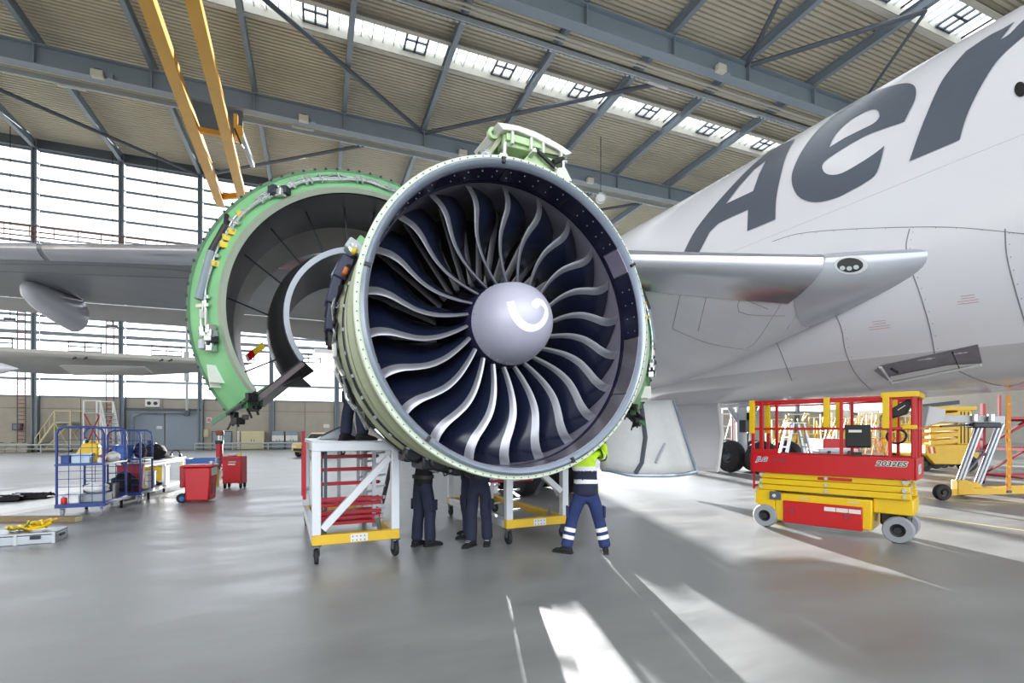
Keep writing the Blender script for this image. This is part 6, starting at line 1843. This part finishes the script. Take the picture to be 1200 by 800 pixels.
b = MB(); b.bar(d + V((0, 0, .05)), d * 1.004 + V((0, 0, .05)), .15, .09); b.build('plank_end', 'cream', t)
for k, (px0, px1, py, w, lb) in enumerate(((-20, 28, 588, .5, 'black folded tarpaulin on the floor at the left edge'), (14, 60, 585, .55, 'black folded tarpaulin on the floor next to the blue roll cage'))):
    a, c = FL(px0, py), FL(px1, py - 2)
    t = thing('tarpaulin', lb, 'tarpaulin', (a + c) / 2, 0)
    d = (c - a) / 2; n = V((-d.y, d.x, 0)).normalized()
    b = MB(); rows = []
    for i in range(9):
        u = -1 + 2 * i / 8
        rows.append([d * u + n * (w * (j / 6 - .5)) + V((0, 0, (.03 + .13 * abs(sin(u * 3 + j * 1.3 + k)) * sin(pi * j / 6) ** .5))) for j in range(7)])
    b.grid(rows); lo = [[V((v.x, v.y, 0)) for v in r_] for r_ in rows]; b.grid([list(r_)[::-1] for r_ in lo])
    b.build('folded_sheet', 'cloth_black', t, smooth=1)
    b = MB(); b.bar(-d * .9 + n * .1 + V((0, 0, .15)), d * .8 + n * .12 + V((0, 0, .12)), .09, .02); b.build('fold', 'navy_part', t)
# rolling stairs by the back wall
def stairs(label, px, pybase, Y, h, m, m2, dirn, w=1.3, run=3.6, tower=False):
    p = CW((px - 600) / F * Y, Y, 0)
    t = thing('rolling_stairs', label, 'stairs', p, -HEAD)
    n = 9
    for y in (0, w):
        b = MB(); b.bar((0, y, .2), (dirn * run, y, h), .09, .14); b.build('stringer', m, t)
        b = MB(); b.bar((0, y, 1.1), (dirn * run, y, h + .95), .07); b.build('handrail', m, t)
        b = MB(); b.bar((dirn * run, y, h + .95), (dirn * (run + 1.3), y, h + .95), .07); b.build('handrail', m, t)
        for x in (dirn * run, dirn * (run + 1.3)):
            b = MB(); b.bar((x, y, .15), (x, y, h + .95), .09); b.build('post', m, t)
        for k in range(5):
            f_ = k / 4; b = MB(); b.bar((dirn * run * f_, y, .2 + (h - .2) * f_), (dirn * run * f_, y, 1.1 + (h - .15) * f_), .05); b.build('baluster', m, t)
        b = MB(); b.bar((0, y, .2), (dirn * (run + 1.3), y, .2), .08); b.build('base_rail', m2, t)
        b = MB(); b.bar((dirn * run * .5, y, .2), (dirn * (run + 1.3), y, h), .06); b.build('diagonal', m2, t)
        b = MB(); b.bar((dirn * run, y, h), (dirn * (run + 1.3), y, .2), .06); b.build('diagonal', m2, t)
    for k in range(n):
        f_ = (k + .5) / n; b = MB(); b.box((dirn * run * f_, w / 2, .2 + (h - .2) * f_), (.3, w, .05)); b.build('tread', 'steel_pale', t)
    b = MB(); b.box((dirn * (run + .65), w / 2, h), (1.35, w, .08)); b.build('platform_deck', 'steel_pale', t)
    wheels(t, ((0, .1), (0, w - .1), (dirn * (run + 1.2), .1), (dirn * (run + 1.2), w - .1)), .15, .08, 'rubber')
    return t
stairs('cream rolling stairs by the back wall, left of the red and white ones', 41, 530, 40, 2.4, 'cream', 'cream', 1, 1.2, 1.6)
stairs('red and white rolling stair tower by the back wall above the blue cage', 127, 527, 38, 3.1, 'bag_white', 'tube_red', -1, 1.2, .6)
# yellow car by the back wall
p = CW((372 - 600) / F * 33, 33.6, 0)
t = thing('car', 'pale yellow car with dark windscreen parked by the back wall', 'car', p, -HEAD - .25)
b = MB(); prof = [(-.85, .35), (.85, .35), (.88, .6), (.84, .92), (-.84, .92), (-.88, .6)]
b.prism([(x, -1.9, z) for x, z in prof], (0, 3.9, 0)); b.build('car_body', 'car_yellow', t, bevel=.08)
b = MB(); b.add([(-.78, -.9, .9), (.78, -.9, .9), (.8, 1.9, .9), (-.8, 1.9, .9), (-.62, -.25, 1.58), (.62, -.25, 1.58), (.64, 1.6, 1.6), (-.64, 1.6, 1.6)], [(0, 1, 2, 3), (4, 5, 6, 7), (0, 1, 5, 4), (1, 2, 6, 5), (2, 3, 7, 6), (3, 0, 4, 7)]); b.build('cabin', 'car_yellow', t, bevel=.05)
b = MB(); b.add([(-.68, -.9, .96), (.68, -.9, .96), (.55, -.33, 1.51), (-.55, -.33, 1.51)], [(0, 1, 2, 3)]); b.add([(-.68, -.86, .96), (.68, -.86, .96), (.55, -.29, 1.51), (-.55, -.29, 1.51)], [(0, 1, 2, 3)]); b.build('windscreen', 'black', t, fix=False)
for sg in (-1, 1):
    b = MB(); b.prism([(sg * .80, -.5, .98), (sg * .80, 1.3, .98), (sg * .68, 1.2, 1.5), (sg * .66, -.1, 1.5)], (sg * .015, 0, 0)); b.build('side_window', 'black', t)
    b = MB(); b.box((sg * .6, -1.92, .68), (.3, .06, .16)); b.build('headlamp', 'lamp_face', t, bevel=.03)
    b = MB(); b.box((sg * .95, -.6, 1.0), (.16, .1, .12)); b.build('mirror', 'car_yellow', t, bevel=.02)
b = MB(); b.box((0, -1.93, .5), (1.3, .06, .16)); b.build('grille', 'black', t)
wheels(t, ((-.78, -1.25), (.78, -1.25), (-.78, 1.3), (.78, 1.3)), .31, .2, 'rubber', 'alu', 'x')
